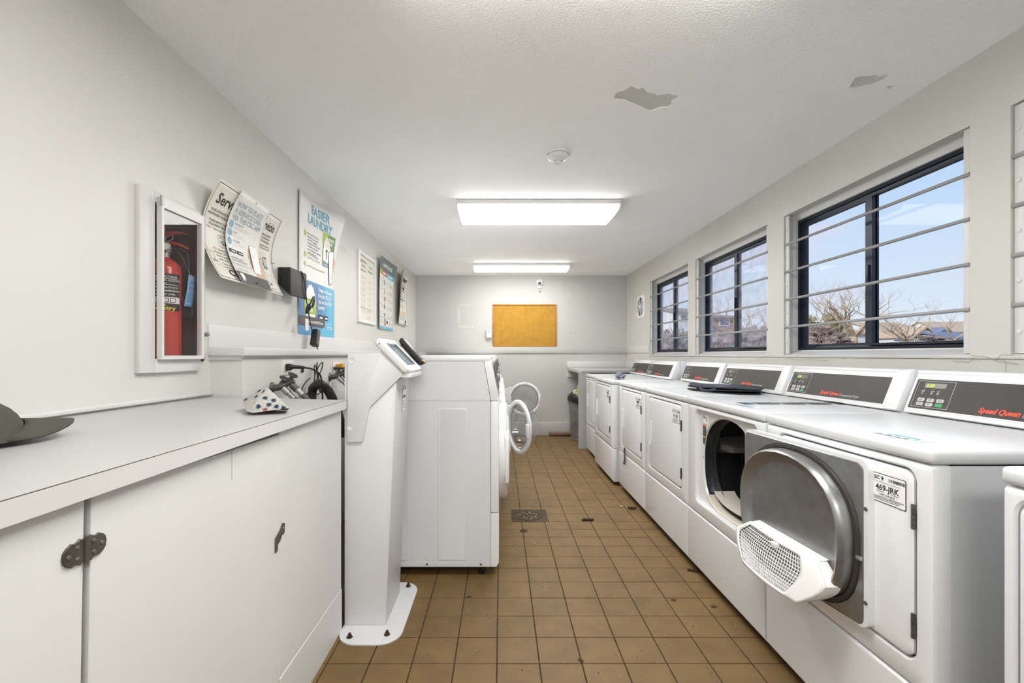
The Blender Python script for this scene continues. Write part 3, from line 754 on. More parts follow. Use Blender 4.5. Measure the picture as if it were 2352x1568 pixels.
# folded print cloth on the counter
c0 = Vector((-.81, 1.40, .9595))
def cp(px, py, Y, Z=None):
    p = onY(px, py, Y); return p
cl = B()
A_ = cp(557, 917, 1.47); B_ = cp(565, 942, 1.385); C_ = cp(581, 946.5, 1.375); D_ = cp(665, 935, 1.43); E_ = cp(612, 887, 1.47); G_ = cp(636, 908, 1.53); Mx = cp(590, 925, 1.40)
zt = lambda p: .953 + (CXF - p.x) / (CXF - XL) * .019 + .001
for p in (B_, C_, D_): p.z = max(zt(p), p.z - .002)
front = [E_, D_, C_, Mx, A_]
K = cp(660, 930, 1.50); K.z = zt(K); Lb = cp(575, 925, 1.56); Lb.z = zt(Lb)
def tri_sub(b, a, c, d, n=5, amp=.002):
    g = []
    for i in range(n + 1):
        r = []
        for j in range(n + 1 - i):
            p = a + (c - a) * (i / n) + (d - a) * (j / n)
            if 0 < i and 0 < j and i + j < n: p = p + Vector((random.uniform(-amp, amp), random.uniform(-amp, amp), random.uniform(-amp, amp)))
            r.append(b.bm.verts.new(p))
        g.append(r)
    for i in range(n):
        for j in range(n - i):
            b.bm.faces.new((g[i][j], g[i + 1][j], g[i][j + 1]))
            if j < n - i - 1: b.bm.faces.new((g[i + 1][j], g[i + 1][j + 1], g[i][j + 1]))
for t3 in ((E_, Mx, D_), (Mx, C_, D_), (E_, A_, Mx), (A_, B_, Mx), (B_, C_, Mx), (E_, D_, K), (E_, K, Lb), (E_, Lb, A_), (A_, Lb, B_)):
    tri_sub(cl, t3[0], t3[1], t3[2])
bmesh.ops.remove_doubles(cl.bm, verts=cl.bm.verts, dist=.0003)
clo = thing('folded_cloth', (c0.x, c0.y, c0.z), 'grey knit cloth with navy star print propped on the counter', 'cloth')
part('fabric', cl, M['cloth'], clo, ang=60)
# star print laid on the two front facets
def facet(a, b_, c):
    n = (b_ - a).cross(c - a).normalized()
    if n.y > 0: n = -n
    return n
def stars(tri3, pix, m, sz):
    a, b_, c = tri3; n = facet(a, b_, c)
    cb_ = B()
    for px, py in pix:
        d = Vector(((px - VX) / F, 1, -(py - VY) / F)); cp0 = Vector((0, 0, H))
        t = (a - cp0).dot(n) / d.dot(n); q = cp0 + d * t + n * .0030
        u = Vector((1, 0, 0)) - n * n.x; u.normalize(); v = n.cross(u)
        pts = []
        for k in range(14):
            r = sz * 1.35 * (1 if k % 2 == 0 else .5) * random.uniform(.85, 1.15); an = 2 * PI * k / 14 + .3
            pts.append(q + u * r * math.cos(an) + v * r * math.sin(an))
        cb_.face(pts)
    part('star_print' if m is M['star'] else 'print', cb_, m, clo, smooth=False)
stars((E_, Mx, D_), [(609, 915), (628, 920), (618, 930)], M['star'], .0075)
stars((Mx, C_, D_), [(594, 934), (635, 934), (651, 937)], M['star'], .0068)
stars((E_, A_, Mx), [(597, 898), (607, 899), (590, 911)], M['star'], .006)
stars((A_, B_, Mx), [(566, 918)], M['star'], .006)
stars((Mx, C_, D_), [(609, 941)], M['rust'], .006)

# =================================================================== PAYMENT KIOSK
kk = thing('payment_kiosk', (-.53, 2.0, 0), 'white freestanding laundry payment kiosk at the end of the counter', 'kiosk')
pb = rloop(-.658, -.402, 1.775, 2.262, .085, 8)
part('base_plate', B().loft([atz(pb, .0005), atz(pb, .0055), atz(rloop(-.657, -.403, 1.776, 2.261, .084, 8), .0065)], True, True), M['kiosk'], kk)
k0, k1 = 1.897, 2.160
col_ = [(-.655, .0066), (-.482, .0066), (-.437, 1.040), (-.46, 1.075), (-.60, 1.10), (-.655, 1.10)]
part('column', B().prism(col_, 'y', k0, k1, .003, 2), M['kiosk'], kk)
sh = [(799, 811), (868, 811), (871, 810), (874, 806.6), (876.5, 804.5), (925.2, 856), (925.4, 865), (919, 866.5), (911.5, 874), (851, 933.5), (847.5, 940), (834.5, 1009), (832, 1013.5), (828, 1015), (795, 1015)]
shp = [(onY(x, y, 1.888).x, onY(x, y, 1.888).z) for x, y in sh]
shp = [(max(x, -.6405 + .0) if x < -.62 else x, z) for x, z in shp]
mount = part('side_cover', B().prism(shp, 'y', 1.886, 1.8965, .0025, 2), M['kiosk'], kk)
for px, py in ((808.5, 827.5), (805, 980.5)):
    q = onY(px, py, 1.886)
    part('dimple', B().lathe([(.0145, 0), (.0135, -.0018), (.012, -.0008), (.0005, -.0008)], (q.x, 1.886, q.z), 'y', 28), M['kiosk'], mount)
part('head_bracket', B().box(-.415, -.372, 1.888, 2.135, 1.045, 1.0625, .002), M['kiosk'], kk)
for px, py in ((803, 1463), (889, 1457), (938, 1346), (858, 1340)):
    q = onZ(px, py, .0065)
    if px == 858: q = Vector((-.60, 2.20, .0065))
    bl = part('anchor_bolt', B().lathe([(.013, 0), (.013, .002), (.009, .0022), (.0085, .010), (.006, .011), (.0055, .017), (.001, .018)], q, 'z', 6), M['iron'], kk)
# tilted tablet head
hd = thing('touchscreen_head', (-.44, 2.02, 1.06), 'white tilted touchscreen unit on top of the payment kiosk', 'touchscreen')
p_top = Vector((-.510, 1.8755, 1.212)); p_bot = Vector((-.3745, 1.8755, 1.0755))
sdir = (p_bot - p_top).normalized(); nrm = Vector((sdir.z * -1, 0, sdir.x)); nrm = Vector((-sdir.z, 0, sdir.x))
SL = (p_bot - p_top).length; HY = .285
def hf(s_, y, l): return p_top + sdir * s_ + Vector((0, y, 0)) + nrm * l
lp = lambda ins, l: [hf(p[0], p[1], l) for p in rloop(ins, SL - ins, ins, HY - ins, .018, 6)]
part('housing', B().loft([lp(.008, -.029), lp(.003, -.026), lp(0, -.020), lp(0, -.003), lp(.003, 0)], True, True), M['plastic_white'], hd)
A = Art(hf, hd, step=.1, lift=.0004)
A.rect(.030, .052, .030 + .132, .232, M['ink'], 1, 'screen_border'); A.rect(.034, .058, .158, .222, M['dkgrey'], 1.6, 'screen_border')
A.done()
sc_ = mat('touchscreen_sky_reflection', (50, 84, 110), 0.12, rgb2=(44, 70, 68), vscale=14, emit=(50, 84, 110), estr=0.15)  # sky reflection on the screen painted as mottled colour with faint glow
A = Art(hf, hd, step=.1, lift=.0004); A.rect(.037, .062, .156, .218, sc_, 2.4, 'screen'); A.rect(.170, .12, .176, .16, M['ink_ltgrey'], 1, 'print'); A.done()
part('camera_port', B().lathe([(.0028, -.0004), (.0005, -.0006)], (-.503, 1.8752, 1.186), 'y', 10), M['ink'], hd)
cr_ = thing('card_reader', (-.43, 2.23, 1.09), 'black handheld card terminal behind the kiosk touchscreen', 'card reader')
q_top = Vector((-.480, 2.19, 1.226)); q_bot = Vector((-.372, 2.19, 1.102)); sd2 = (q_bot - q_top).normalized(); n2 = Vector((-sd2.z, 0, sd2.x)); L2 = (q_bot - q_top).length
def rf(s_, y, l): return q_top + sd2 * s_ + Vector((0, y, 0)) + n2 * l
lp2 = lambda ins, l: [rf(p[0], p[1], l) for p in rloop(ins, L2 - ins, ins, .078 - ins, .008, 4)]
part('body', B().loft([lp2(.012, -.030), lp2(.003, -.022), lp2(0, -.008), lp2(.002, 0)], True, True), M['black'], cr_)
A = Art(rf, cr_, step=.1, lift=.0004); A.rect(.012, .010, .075, .068, M['lcd'], 1, 'screen'); A.done()
for i in range(4):
    for j in range(3):
        mm = M['gasket'] if i < 3 else (M['sq_red'], M['yellow'], M['btn_green'])[j]
        s0 = .090 + i * .020; y0_ = .010 + j * .021
        part('key', B().loft([[rf(p[0], p[1], l) for p in rloop(s0, s0 + .012, y0_, y0_ + .015, .002, 2)] for l in (0, .003)], False, True), mm, cr_)
part('swivel_mount', B().lathe([(.022, 0), (.022, .03), (.018, .034), (.001, .034)], (-.505, 2.21, 1.172), 'z', 20), M['cream'], cr_)
part('mount_post', B().tube([(-.50, 2.21, 1.07), (-.505, 2.21, 1.18)], .012, 12, sub=0), M['kiosk'], cr_)
# sticker on the aisle face
def kf(u, v, l):
    z = v; x = -.482 + (.045 * (z - .0066) / 1.033) + .0006 + l
    return Vector((x, u, z))
A = Art(kf, kk, step=.5, lift=.0004)
A.rect(2.03, .885, 2.095, 1.00, M['ink_grey'], 1, 'sticker'); A.rect(2.0315, .8865, 2.0935, .9985, M['white_ink'], 2, 'sticker')
A.text('CSC', 2.035, .985, .010, M['ink'], 3, .03); A.lines(2.07, 2.09, .986, 1, 1, .008, M['ink'], 3)
A.lines(2.037, 2.088, .946, 1, 1, .012, M['dkgrey'], 3, 0); A.lines(2.036, 2.09, .932, 5, .008, .002, M['ink_grey'], 3)
A.done()

# =================================================================== POSTERS ON THE LEFT WALL
def sheet(name, loc, y0, y1, z0, z1, liftfn, m, label, cat='poster', nu=14, nv=14, th=.0008, group='posters on the left wall'):
    W, Hh = y1 - y0, z1 - z0
    def fn(u, v, l):
        return Vector((XL + .0015 + liftfn(u / W, v / Hh) + l, y0 + u, z0 + v))
    t = thing(name, (XL, (y0 + y1) / 2, z0), label, cat, group)
    b = B(); g = [[b.bm.verts.new(fn(W * i / nu, Hh * j / nv, 0)) for j in range(nv + 1)] for i in range(nu + 1)]
    for i in range(nu):
        for j in range(nv): b.bm.faces.new((g[i][j], g[i + 1][j], g[i + 1][j + 1], g[i][j + 1]))
    o = part('sheet', b, m, t, recalc=False); md = o.modifiers.new('t', 'SOLIDIFY'); md.thickness = th; md.offset = -1
    return t, fn, W, Hh

# cream bilingual service notice, its top and bottom edges curling off the wall
t, fn, W, Hh = sheet('service_notice', None, 1.822, 2.385, 1.452, 1.852, lambda u, v: .004 + .080 * abs(2 * v - 1) ** 1.8 * (1 - .25 * u) , M['paper_cream'], 'large cream bilingual service notice curling off the wall, behind the white card')
A = Art(fn, t, step=.03)
A.rect(.008, Hh - .0125, .275, Hh - .010, M['ink']); A.rect(.29, Hh - .0125, W - .008, Hh - .010, M['ink']); A.rect(.008, .010, .275, .0125, M['ink']); A.rect(.29, .010, W - .008, .0125, M['ink'])
for u in (.008, .275, .290, W - .010): A.rect(u, .0125, u + .002, Hh - .0125, M['ink'] if u > .4 or u < .1 else M['ink_grey'])
A.text('Service', .040, .318, .058, M['ink'], 2, .02, shear=.1, width=.17)
A.text('Servicio', .380, .318, .058, M['ink'], 2, .02, shear=.1, width=.145)
for i, ln in enumerate(('YOUR SATISFACTION IS IMPORTANT', 'AND PROPERLY WORKING MACHINES')): A.text(ln, .020 - .012 * i + .012, .285 - .016 * i, .014, M['ink'], 2, .01, width=.2)
for i, ln in enumerate(('PLEASE REPORT A SERVICE PROBLEM', 'FOLLOWING THE EASY TWO STEPS')): A.text(ln, .04, .244 - .014 * i, .013, M['ink'], 2, .01, width=.2)
A.text('STEP 1.', .025, .214, .013, M['redorange'], 2); A.text('Take note of the machine', .070, .214, .013, M['ink'], 2, width=.15)
A.frame(.105, .150, .26, .200, .0015, M['ink']); A.text('123-APP', .120, .162, .022, M['ink'], 2, .02, width=.10); A.text('CSC', .112, .187, .009, M['ink'], 2, .02)
A.text('STEP 2.', .055, .130, .013, M['redorange'], 2); A.text('Report the service', .095, .130, .013, M['ink'], 2, width=.14)
for i, ln in enumerate(('Using the CSC ServiceWorks app', 'Simply scan the barcode on the', 'and click "Submit"')): A.text(ln, .055 + .01 * i, .116 - .014 * i, .012, M['ink'], 2, width=.2 - .03 * i)
A.frame(.018, .082, .044, .116, .002, M['ink_grey']); A.poly([(.020, .074), (.060, .074), (.052, .082), (.028, .082)], M['ink_grey'])
for i, ln in enumerate(('Using our online service', 'www.cscsw.com')): A.text(ln, .085, .070 - .013 * i, .012, M['ink'], 2, width=.15 - .05 * i)
A.rect(.018, .060, .262, .0608, M['ink_grey'])
A.text('CSC', .100, .028, .036, M['ink'], 3, .03, width=.11); A.text('SERVICEWORKS', .12, .014, .012, M['ink'], 3, width=.11)
for i, ln in enumerate(('PARA NOSOTROS', 'TO APROPIADO', 'ESTRA PRIORIDAD')): A.text(ln, .43, .288 - .016 * i, .014, M['ink'], 2, .01, width=.085)
for i in range(2): A.text(('PROBLEMA DEL SERVICIO,', 'DOS SENCILLOS PASOS')[i], .40, .236 - .013 * i, .012, M['ink'], 2, .01, width=.125)
A.lines(.395, .51, .200, 2, .010, .0016, M['ink_grey'])
A.rect(.462, .125, .500, .185, M['dkgrey'], 1, 'illustration'); A.rect(.465, .133, .497, .177, M['ink_ltgrey'], 2, 'illustration'); A.rect(.467, .150, .495, .160, M['redorange'], 3, 'illustration'); A.rect(.465, .133, .497, .146, M['ink_lblue'], 3, 'illustration')
A.poly([(.436, .172), (.458, .166), (.460, .169), (.440, .177)], M['redorange'], 2, 'illustration'); A.poly([(.436, .150), (.456, .140), (.458, .144), (.440, .156)], M['redorange'], 2, 'illustration')
A.lines(.395, .49, .115, 8, .0105, .0016, M['ink_grey']); A.frame(.505, .062, .522, .098, .0015, M['ink_grey'])
A.text('CSC', .350, .034, .032, M['ink'], 3, .03, width=.105); A.text('SERVICEWORKS', .38, .018, .014, M['ink_grey'], 3, width=.14)
A.poly([(.462, .060), (.475, .052), (.470, .046)], M['ink_lblue'], 3, 'illustration'); A.poly([(.478, .054), (.488, .050), (.480, .038)], M['ink'], 3, 'illustration'); A.poly([(.470, .044), (.478, .038), (.477, .050)], M['green2'], 3, 'illustration')
A.rect(.300, .062, W - .02, .0628, M['ink_grey'])
A.done()
part('push_pin', B().lathe([(.001, 0), (.004, .001), (.004, .003), (.002, .005), (.002, .011), (.0045, .013), (.001, .014)], fn(W - .004, .17, 0), 'x', 12), M['green1'], t, label='small green push pin')
part('push_pin', B().lathe([(.001, 0), (.004, .001), (.004, .003), (.001, .004)], fn(.010, .235, 0), 'x', 12), M['rust'], t)

# white portrait card with the service call steps, on top of the notice
t, fn, W, Hh = sheet('service_call_card', None, 1.962, 2.240, 1.456, 1.856, lambda u, v: .016 + .075 * abs(2 * v - 1) ** 1.8 * (1 - .2 * u), M['paper'], 'white card on placing a service call, overlapping the cream notice')
A = Art(fn, t, step=.03)
for i, ln in enumerate(('HOW TO PLACE', 'A SERVICE CALL', 'VIA THE CSC APP')): A.text(ln, .020, .338 - .028 * i, .030, M['ink_slate'], 2, .025, width=(.215, .228, .232)[i])
for i, ln in enumerate(('DOWNLOAD', 'SCAN', 'HIT SUBMIT')):
    z = .262 - .037 * i
    A.disc(.028, z, .0165, M['ink_lblue'], 1, 'illustration'); A.text('v', .024, z - .004, .014, M['ink_slate'], 2)
    A.text(ln, .052, z + .004, .011, M['ink_grey'], 2, .01); A.lines(.052, .15 + .03 * (i == 0), z - .003, 3, .0058, .0013, M['ink_ltgrey'])
for u in (.012, .070): A.rect(u, .136, u + .052, .153, M['ink'], 1, 'illustration'); A.rect(u + .016, .142, u + .046, .147, M['white_ink'], 2, 'illustration')
A.rect(.012, .124, .145, .1247, M['ink_ltgrey'])
A.text('ADDITIONAL WAYS TO', .012, .110, .0105, M['ink_grey'], 2, .02, width=.10); A.text('PLACE A SERVICE REQUEST:', .012, .099, .0105, M['ink_grey'], 2, .02, width=.125)
for i in range(2):
    A.disc(.018, .087 - .023 * i, .0065, M['green2'], 1, 'illustration'); A.disc(.018, .087 - .023 * i, .0045, M['white_ink'], 2, 'illustration')
    A.text(('Call the Customer Support Center', 'Visit the CSC Website')[i], .030, .085 - .023 * i, .0095, M['ink_grey'], 2, width=(.13, .085)[i]); A.lines(.030, .085, .077 - .023 * i, 1, 1, .0013, M['ink_ltgrey'])
A.poly([(.182, .050), (.205, .050), (.262, .050), (W - .001, .056), (W - .001, .165), (.262, .160), (.258, .105), (.245, .085), (.205, .088), (.195, .075)], M['skin'], 1, 'illustration')
for u, v, r in ((.168, .145, .009), (.176, .172, .008), (.174, .118, .009), (.180, .095, .009)): A.disc(u, v, r, M['skin'], 1, 'illustration', ry=.014)
A.poly(rloop(.178, .248, .070, .205, .010, 3), M['ink_ltgrey'], 2, 'illustration'); A.poly(rloop(.1805, .2455, .0725, .2025, .008, 3), M['white_ink'], 3, 'illustration')
A.poly(rloop(.188, .236, .118, .162, .005, 2), M['green2'], 4, 'illustration'); A.text('Service', .193, .136, .011, M['white_ink'], 5, .02, width=.036)
A.rect(0, 0, W, .052, M['dkgrey'], 4, 'footer'); A.rect(.020, .010, .052, .046, M['white_ink'], 5, 'footer')
A.text('GET STARTED', .060, .033, .010, M['green1'], 5, .02, width=.066); A.text('Scan QR Code or', .060, .021, .0085, M['white_ink'], 5, .01, width=.058); A.lines(.060, .115, .012, 1, 1, .0015, M['white_ink'], 5)
A.text('CSC', .188, .024, .015, M['white_ink'], 5, .03, width=.044); A.poly([(.240, .032), (.256, .036), (.250, .020)], M['ink_lblue'], 5, 'footer'); A.lines(.19, .235, .015, 1, 1, .001, M['ink_grey'], 5)
A.done()
part('hanging_hole', B().lathe([(.006, 0), (.006, .001), (.0005, .001)], fn(W * .5, Hh - .012, .0004), 'x', 14), M['ink_ltgrey'], t)
part('push_pin', B().sphere(fn(.135, .016, .006), .005, .004, .004), M['rust'], t)

# tall laundry poster
t, fn, W, Hh = sheet('laundry_poster', None, 2.697, 3.276, 1.264, 2.132, lambda u, v: .004 + .085 * max(0, u - .45) ** 1.3 / .46 * max(0, v - .45) ** 1.6 / .384 + .006 * (1 - u) * v, M['paper'], 'tall white and blue poster headed EASIER LAUNDRY')
A = Art(fn, t, step=.05)
A.text('EASIER', .178, .775, .080, M['ink_blue'], 2, .03, width=.245); A.text('LAUNDRY', .128, .706, .080, M['ink_blue'], 2, .03, width=.335)
fn0 = A.fn; A.fn = lambda u, v, l: fn0(.083 + (u - .040) * 1.06, v + .052, l)
for i, z in enumerate((.575, .445, .385)):
    A.disc(.040, z, .0165, M['green1'], 1, 'illustration'); A.text('123'[i], .034, z - .009, .026, M['white_ink'], 2, .02)
for i, ln in enumerate(('Momentarily TAP the', 'machine sticker with', 'your NFC-capable', 'smartphone, OR SCAN', 'a machine code with', 'your smartphone camera', 'or QR code app')): A.text(ln, .072, .578 - .0195 * i, .0185, M['dkgrey'], 2, .005)
for i, ln in enumerate(('PAY with Google Pay,', 'Apple Pay or credit card')): A.text(ln, .072, .450 - .021 * i, .0185, M['ink_grey'], 2, .005)
A.text('Load the machine and press START', .072, .378, .0185, M['ink_grey'], 2, .005, width=.265)
A.poly([(.290, .425), (.450, .425), (.450, .650), (.290, .650)], M['green2'], 1, 'illustration')
A.poly([(.290, .650), (.370, .650), (.318, .600), (.290, .540)], M['green1'], 2, 'illustration'); A.rect(.290, .425, .45, .455, M['teal2'], 2, 'illustration')
A.text('TAP PHONE', .316, .610, .026, M['white_ink'], 3, .03, width=.115); A.text('TO START', .324, .582, .026, M['white_ink'], 3, .03, width=.098); A.text('or scan code', .333, .563, .013, M['white_ink'], 3)
A.poly(rloop(.300, .42, .462, .555, .015, 3), M['white_ink'], 3, 'illustration'); A.rect(.342, .478, .350, .528, M['ink'], 4, 'illustration'); A.poly([(.332, .528), (.340, .545), (.352, .545), (.362, .532)], M['ink'], 4, 'illustration'); A.text('MyCSCGO.com', .312, .436, .013, M['white_ink'], 4)
A.poly([(.395, .470), (.400, .520), (.412, .525), (.43, .35), (.415, .38)], M['orange'], 4, 'illustration'); A.poly([(.455, .530), (.485, .480), (.480, .46), (.462, .37), (.45, .31), (.44, .33)], M['orange'], 4, 'illustration')
ph = [(.372, .530), (.378, .540), (.436, .558), (.446, .552), (.462, .338), (.455, .330), (.415, .310), (.408, .314)]
A.poly(ph, M['dkgrey'], 5, 'illustration'); A.poly([(.3765, .528), (.381, .535), (.434, .552), (.4415, .548), (.457, .341), (.452, .335), (.417, .3155), (.412, .318)], M['white_ink'], 6, 'illustration')
A.fn = lambda u, v, l: fn0(u, v * 1.125, l)
A.rect(0, 0, W, .305, M['blue2'], 1, 'print'); A.poly([(.28, 0), (W, 0), (W, .305), (.40, .305), (.43, .16), (.38, .06)], M['blue1'], 2, 'print')
A.poly([(.185 + .175 * math.cos(a), .178 + .135 * math.sin(a)) for a in [2 * PI * k / 28 for k in range(28)] if .178 + .135 * math.sin(a) < .305], M['blue3'], 3, 'print')
bub = [(.165 + (.078 + .007 * (k % 2)) * math.cos(2 * PI * k / 30), .165 + (.115 + .009 * (k % 2)) * math.sin(2 * PI * k / 30)) for k in range(30)]
A.poly(bub, M['white_ink'], 4, 'illustration'); A.rect(.072, .120, .250, .205, M['green1'], 5, 'illustration'); A.text('TRY FREE', .082, .165, .034, M['white_ink'], 6, .03, width=.155); A.text('TODAY', .10, .132, .030, M['white_ink'], 6, .03, width=.1)
for i, ln in enumerate(('Create an Account', 'Using the CSC GO', 'App and Get FREE', 'Laundry*')): A.text(ln, .285, .262 - .034 * i, .034, M['white_ink'], 5, .02, width=(.24, .225, .23, .12)[i])
for u in (.285, .375): A.rect(u, .098, u + .078, .126, M['ink'], 5, 'illustration'); A.rect(u + .02, .106, u + .07, .116, M['white_ink'], 6, 'illustration')
A.rect(.285, .078, .52, .0795, M['white_ink'], 5)
A.poly([(0, .022 + .03), (0, .105 - .0), (.36, .105), (.39, .098), (.398, .080), (.39, .058), (.36, .052)], M['dkgrey'], 6, 'print'); A.text('Download or visit MyCSCGO.com', .10, .070, .022, M['white_ink'], 7, .02, width=.26)
A.text('CSC GO', .435, .048, .026, M['white_ink'], 6, .03, width=.09)
A.done()

# framed washing instructions
t = thing('framed_instructions', (XL, 4.06, 1.42), 'white framed washing and drying instructions sheet', 'notice', 'posters on the left wall')
y0, y1, z0, z1 = 3.80, 4.32, 1.42, 2.035
part('frame', B().loft([atx(rloop(y0, y1, z0, z1, .004, 2), XL), atx(rloop(y0, y1, z0, z1, .004, 2), XL + .020), atx(rloop(y0 + .004, y1 - .004, z0 + .004, z1 - .004, .004, 2), XL + .024), atx(rloop(y0 + .035, y1 - .030, z0 + .030, z1 - .030, .003, 2), XL + .024), atx(rloop(y0 + .035, y1 - .030, z0 + .030, z1 - .030, .003, 2), XL + .004)]), M['plastic_white'], t)
part('sheet', B().box(XL + .003, XL + .006, y0 + .05, y1 - .03, z0 + .03, z1 - .032), M['paper_cream'], t, smooth=False)
part('backing', B().box(XL + .001, XL + .003, y0 + .03, y1 - .02, z0 + .02, z1 - .02), M['dkgrey'], t, smooth=False)
def f2(u, v, l): return Vector((XL + .0062 + l, y0 + .05 + u, z0 + .03 + v))
A = Art(f2, t, step=1)
for i, ln in enumerate(('High-Efficiency', 'Washing', 'Instructions')): A.text(ln, .12, .500 - .04 * i, .036, M['ink_grey'], 2, .01, center=True, width=(.19, .12, .15)[i])
for i, ln in enumerate(('Drying', 'Instructions')): A.text(ln, .33, .480 - .04 * i, .034, M['ink_grey'], 2, .01, center=True, width=(.08, .14)[i])
for k in range(6):
    A.lines(.03, .20, .385 - .052 * k, 4, .010, .003, M['ink_ltgrey']); A.lines(.25, .38, .360 - .052 * k, 3, .010, .003, M['ink_ltgrey'])
A.lines(.03, .38, .100, 1, 1, .005, M['ink_grey'], 1, 0); A.lines(.08, .34, .085, 3, .010, .003, M['ink_ltgrey'])
A.lines(.20, .39, .030, 3, .010, .003, M['ink_ltgrey'])
A.done()

# stain guide
t, fn, W, Hh = sheet('stain_guide_poster', None, 4.42, 5.04, 1.403, 2.115, lambda u, v: .018 * (1 - u) ** 2 + .075 * max(0, v - .6) ** 1.6 / .23 * (.3 + .7 * u) * .7 + .008, M['paper'], 'stain tips poster with dark header and rows of small pictures')
A = Art(fn, t, step=.05)
A.rect(0, Hh - .125, W, Hh, M['slate'], 1); A.text('LAUNDRY TIPS & TRICKS', .10, Hh - .085, .045, M['white_ink'], 3, .03, width=.36)
A.rect(0, Hh - .170, .09, Hh - .125, M['green1'], 1); A.rect(.09, Hh - .170, .29, Hh - .125, M['redorange'], 1); A.rect(.29, Hh - .170, W, Hh - .125, M['blue1'], 1)
A.lines(.12, .25, Hh - .155, 1, 1, .014, M['white_ink'], 3, 0); A.lines(.36, .52, Hh - .155, 1, 1, .014, M['white_ink'], 3, 0)
for k in range(5):
    z = Hh - .235 - .083 * k
    A.text(('Heavy', 'Oily', 'Dye', 'Protein', 'Coloured')[k], .025, z + .015, .020, M['dkgrey'], 3); A.lines(.11, .17, z + .005, 1, 1, .006, M['ink_grey'])
    for q in range(6):
        A.disc(.235 + random.uniform(-.03, .035), z + random.uniform(-.022, .024), random.uniform(.009, .016), random.choice([M['green2'], M['redorange'], M['yellow'], M['dkgrey'], M['ink_lblue'], M['skin']]), 2 + q * .3, 'illustration', 8)
    A.frame(.36, z - .012, .38, z + .012, .003, M['ink_grey']); A.frame(.40, z - .012, .42, z + .012, .003, M['ink_grey']); A.lines(.46, .58, z + .008, 3, .010, .003, M['ink_grey'])
A.rect(0, .118, W, .123, M['teal2']); A.disc(.25, .075, .030, M['dkgrey'], 2, 'illustration', ry=.038); A.disc(.25, .075, .018, M['orange'], 3, 'illustration'); A.rect(.32, .062, .385, .095, M['navy'], 2, 'illustration')
for u in (.02, .11): A.lines(u, u + .06, .095, 3, .016, .005, M['ink_grey'])
A.lines(.45, .58, .070, 2, .012, .004, M['ink_grey'])
A.rect(0, 0, W, .028, M['blue1'], 2); A.text('CSC GO', .20, .008, .020, M['white_ink'], 3, .03)
A.done()

# farthest rolled notice
t, fn, W, Hh = sheet('washing_notice', None, 5.16, 5.74, 1.500, 2.125, lambda u, v: .012 + .075 * max(0, .38 - u) ** 1.4 / .258 * (.45 + .75 * v) + .03 * max(0, v - .75) + .025 * (2 * v - 1) ** 2 * u, M['paper_cream'], 'farthest cream notice on the left wall, its near edge curling out', nu=18)
A = Art(fn, t, step=.04)
A.text('Washing', .10, Hh - .10, .105, M['ink'], 3, .03, width=.42); A.lines(.15, .55, Hh - .135, 3, .022, .008, M['ink'])
A.frame(.22, .30, .46, .42, .012, M['dkgrey'], 2, 'illustration'); A.disc(.31, .35, .045, M['dkgrey'], 3, 'illustration'); A.disc(.31, .35, .034, M['paper_cream'], 4, 'illustration'); A.poly([(.30, .45), (.42, .47), (.40, .42)], M['ink'], 3, 'illustration')
A.lines(.20, .40, .275, 1, 1, .008, M['ink_grey']); A.disc(.23, .225, .022, M['ink_grey'], 3, 'illustration'); A.disc(.36, .225, .026, M['ink_grey'], 3, 'illustration'); A.disc(.36, .225, .018, M['paper_cream'], 4, 'illustration')
A.lines(.18, .54, .155, 2, .018, .008, M['orange']); A.lines(.18, .52, .115, 4, .018, .006, M['ink_grey'])
A.rect(.43, .035, .49, .065, M['ink'], 3, 'illustration'); A.text('CSC', .40, .012, .030, M['ink'], 3, .03); A.frame(.02, .006, W - .01, Hh - .01, .003, M['ink_grey'])
A.done()

# black wall box with its cable, and the power brick hanging below
bxp = thing('wall_box', (XL, 2.56, 1.46), 'black wedge-shaped metal box on the wall between the curled notice and the tall poster', 'box')
part('case', B().prism([(XL + .001, 1.527), (-1.141, 1.462), (-1.138, 1.468), (-1.138, 1.612), (-1.143, 1.617), (XL + .001, 1.617)], 'y', 2.457, 2.655, .003, 2), M['box_black'], bxp)
part('end_plate', B().prism([(XL + .004, 1.532), (-1.145, 1.472), (-1.145, 1.610), (XL + .004, 1.612)], 'y', 2.4555, 2.457, .0005, 1), M['black'], bxp)
psu = thing('power_adapter', (-1.16, 2.72, 1.10), 'black power brick and bundled cable hanging from the wall box', 'power adapter')
cpts = [onX(692, 623, -1.137), onX(699, 645, -1.132), onX(702, 668, -1.130), onX(704, 690, -1.134), onX(707, 706, -1.14), onX(711, 732, -1.15), onX(715, 752, -1.155), onX(719, 760, -1.155)]
part('cable', B().tube(cpts, .0032, 8), M['black'], psu)
bx_ = B(); cc = onX(708, 703, -1.13)
for k in range(5):
    a1 = .2 + .16 * k
    for sg, ln in ((1, .085), (-1, .055)):
        pts = []
        for q in range(13):
            tt = q / 12 * PI * 2
            r1 = ln / 2 * (1 - math.cos(tt)); r2 = .014 * math.sin(tt)
            d1_ = Vector((0, math.cos(a1 if sg > 0 else a1 - 1.0) * sg, math.sin(a1 if sg > 0 else a1 + 1.4) * (1 if sg > 0 else -1))).normalized()
            d2_ = Vector((0, -d1_.z, d1_.y))
            pts.append(cc + d1_ * r1 + d2_ * r2 + Vector((.003 * k, 0, 0)))
        bx_.tube(pts, .0028, 6, sub=2)
part('cable_bundle', bx_, M['black'], psu, kind='stuff')
bxc = onX(724, 776, -1.15)
part('brick', B().box(-.019, .019, -.026, .026, -.052, .052, .004).xf(Matrix.Translation(bxc) @ Matrix.Rotation(-.30, 4, 'X')), M['black'], psu)
def bf(u, v, l): return Matrix.Translation(bxc) @ Matrix.Rotation(-.30, 4, 'X') @ Vector((.0192 + l, u, v))
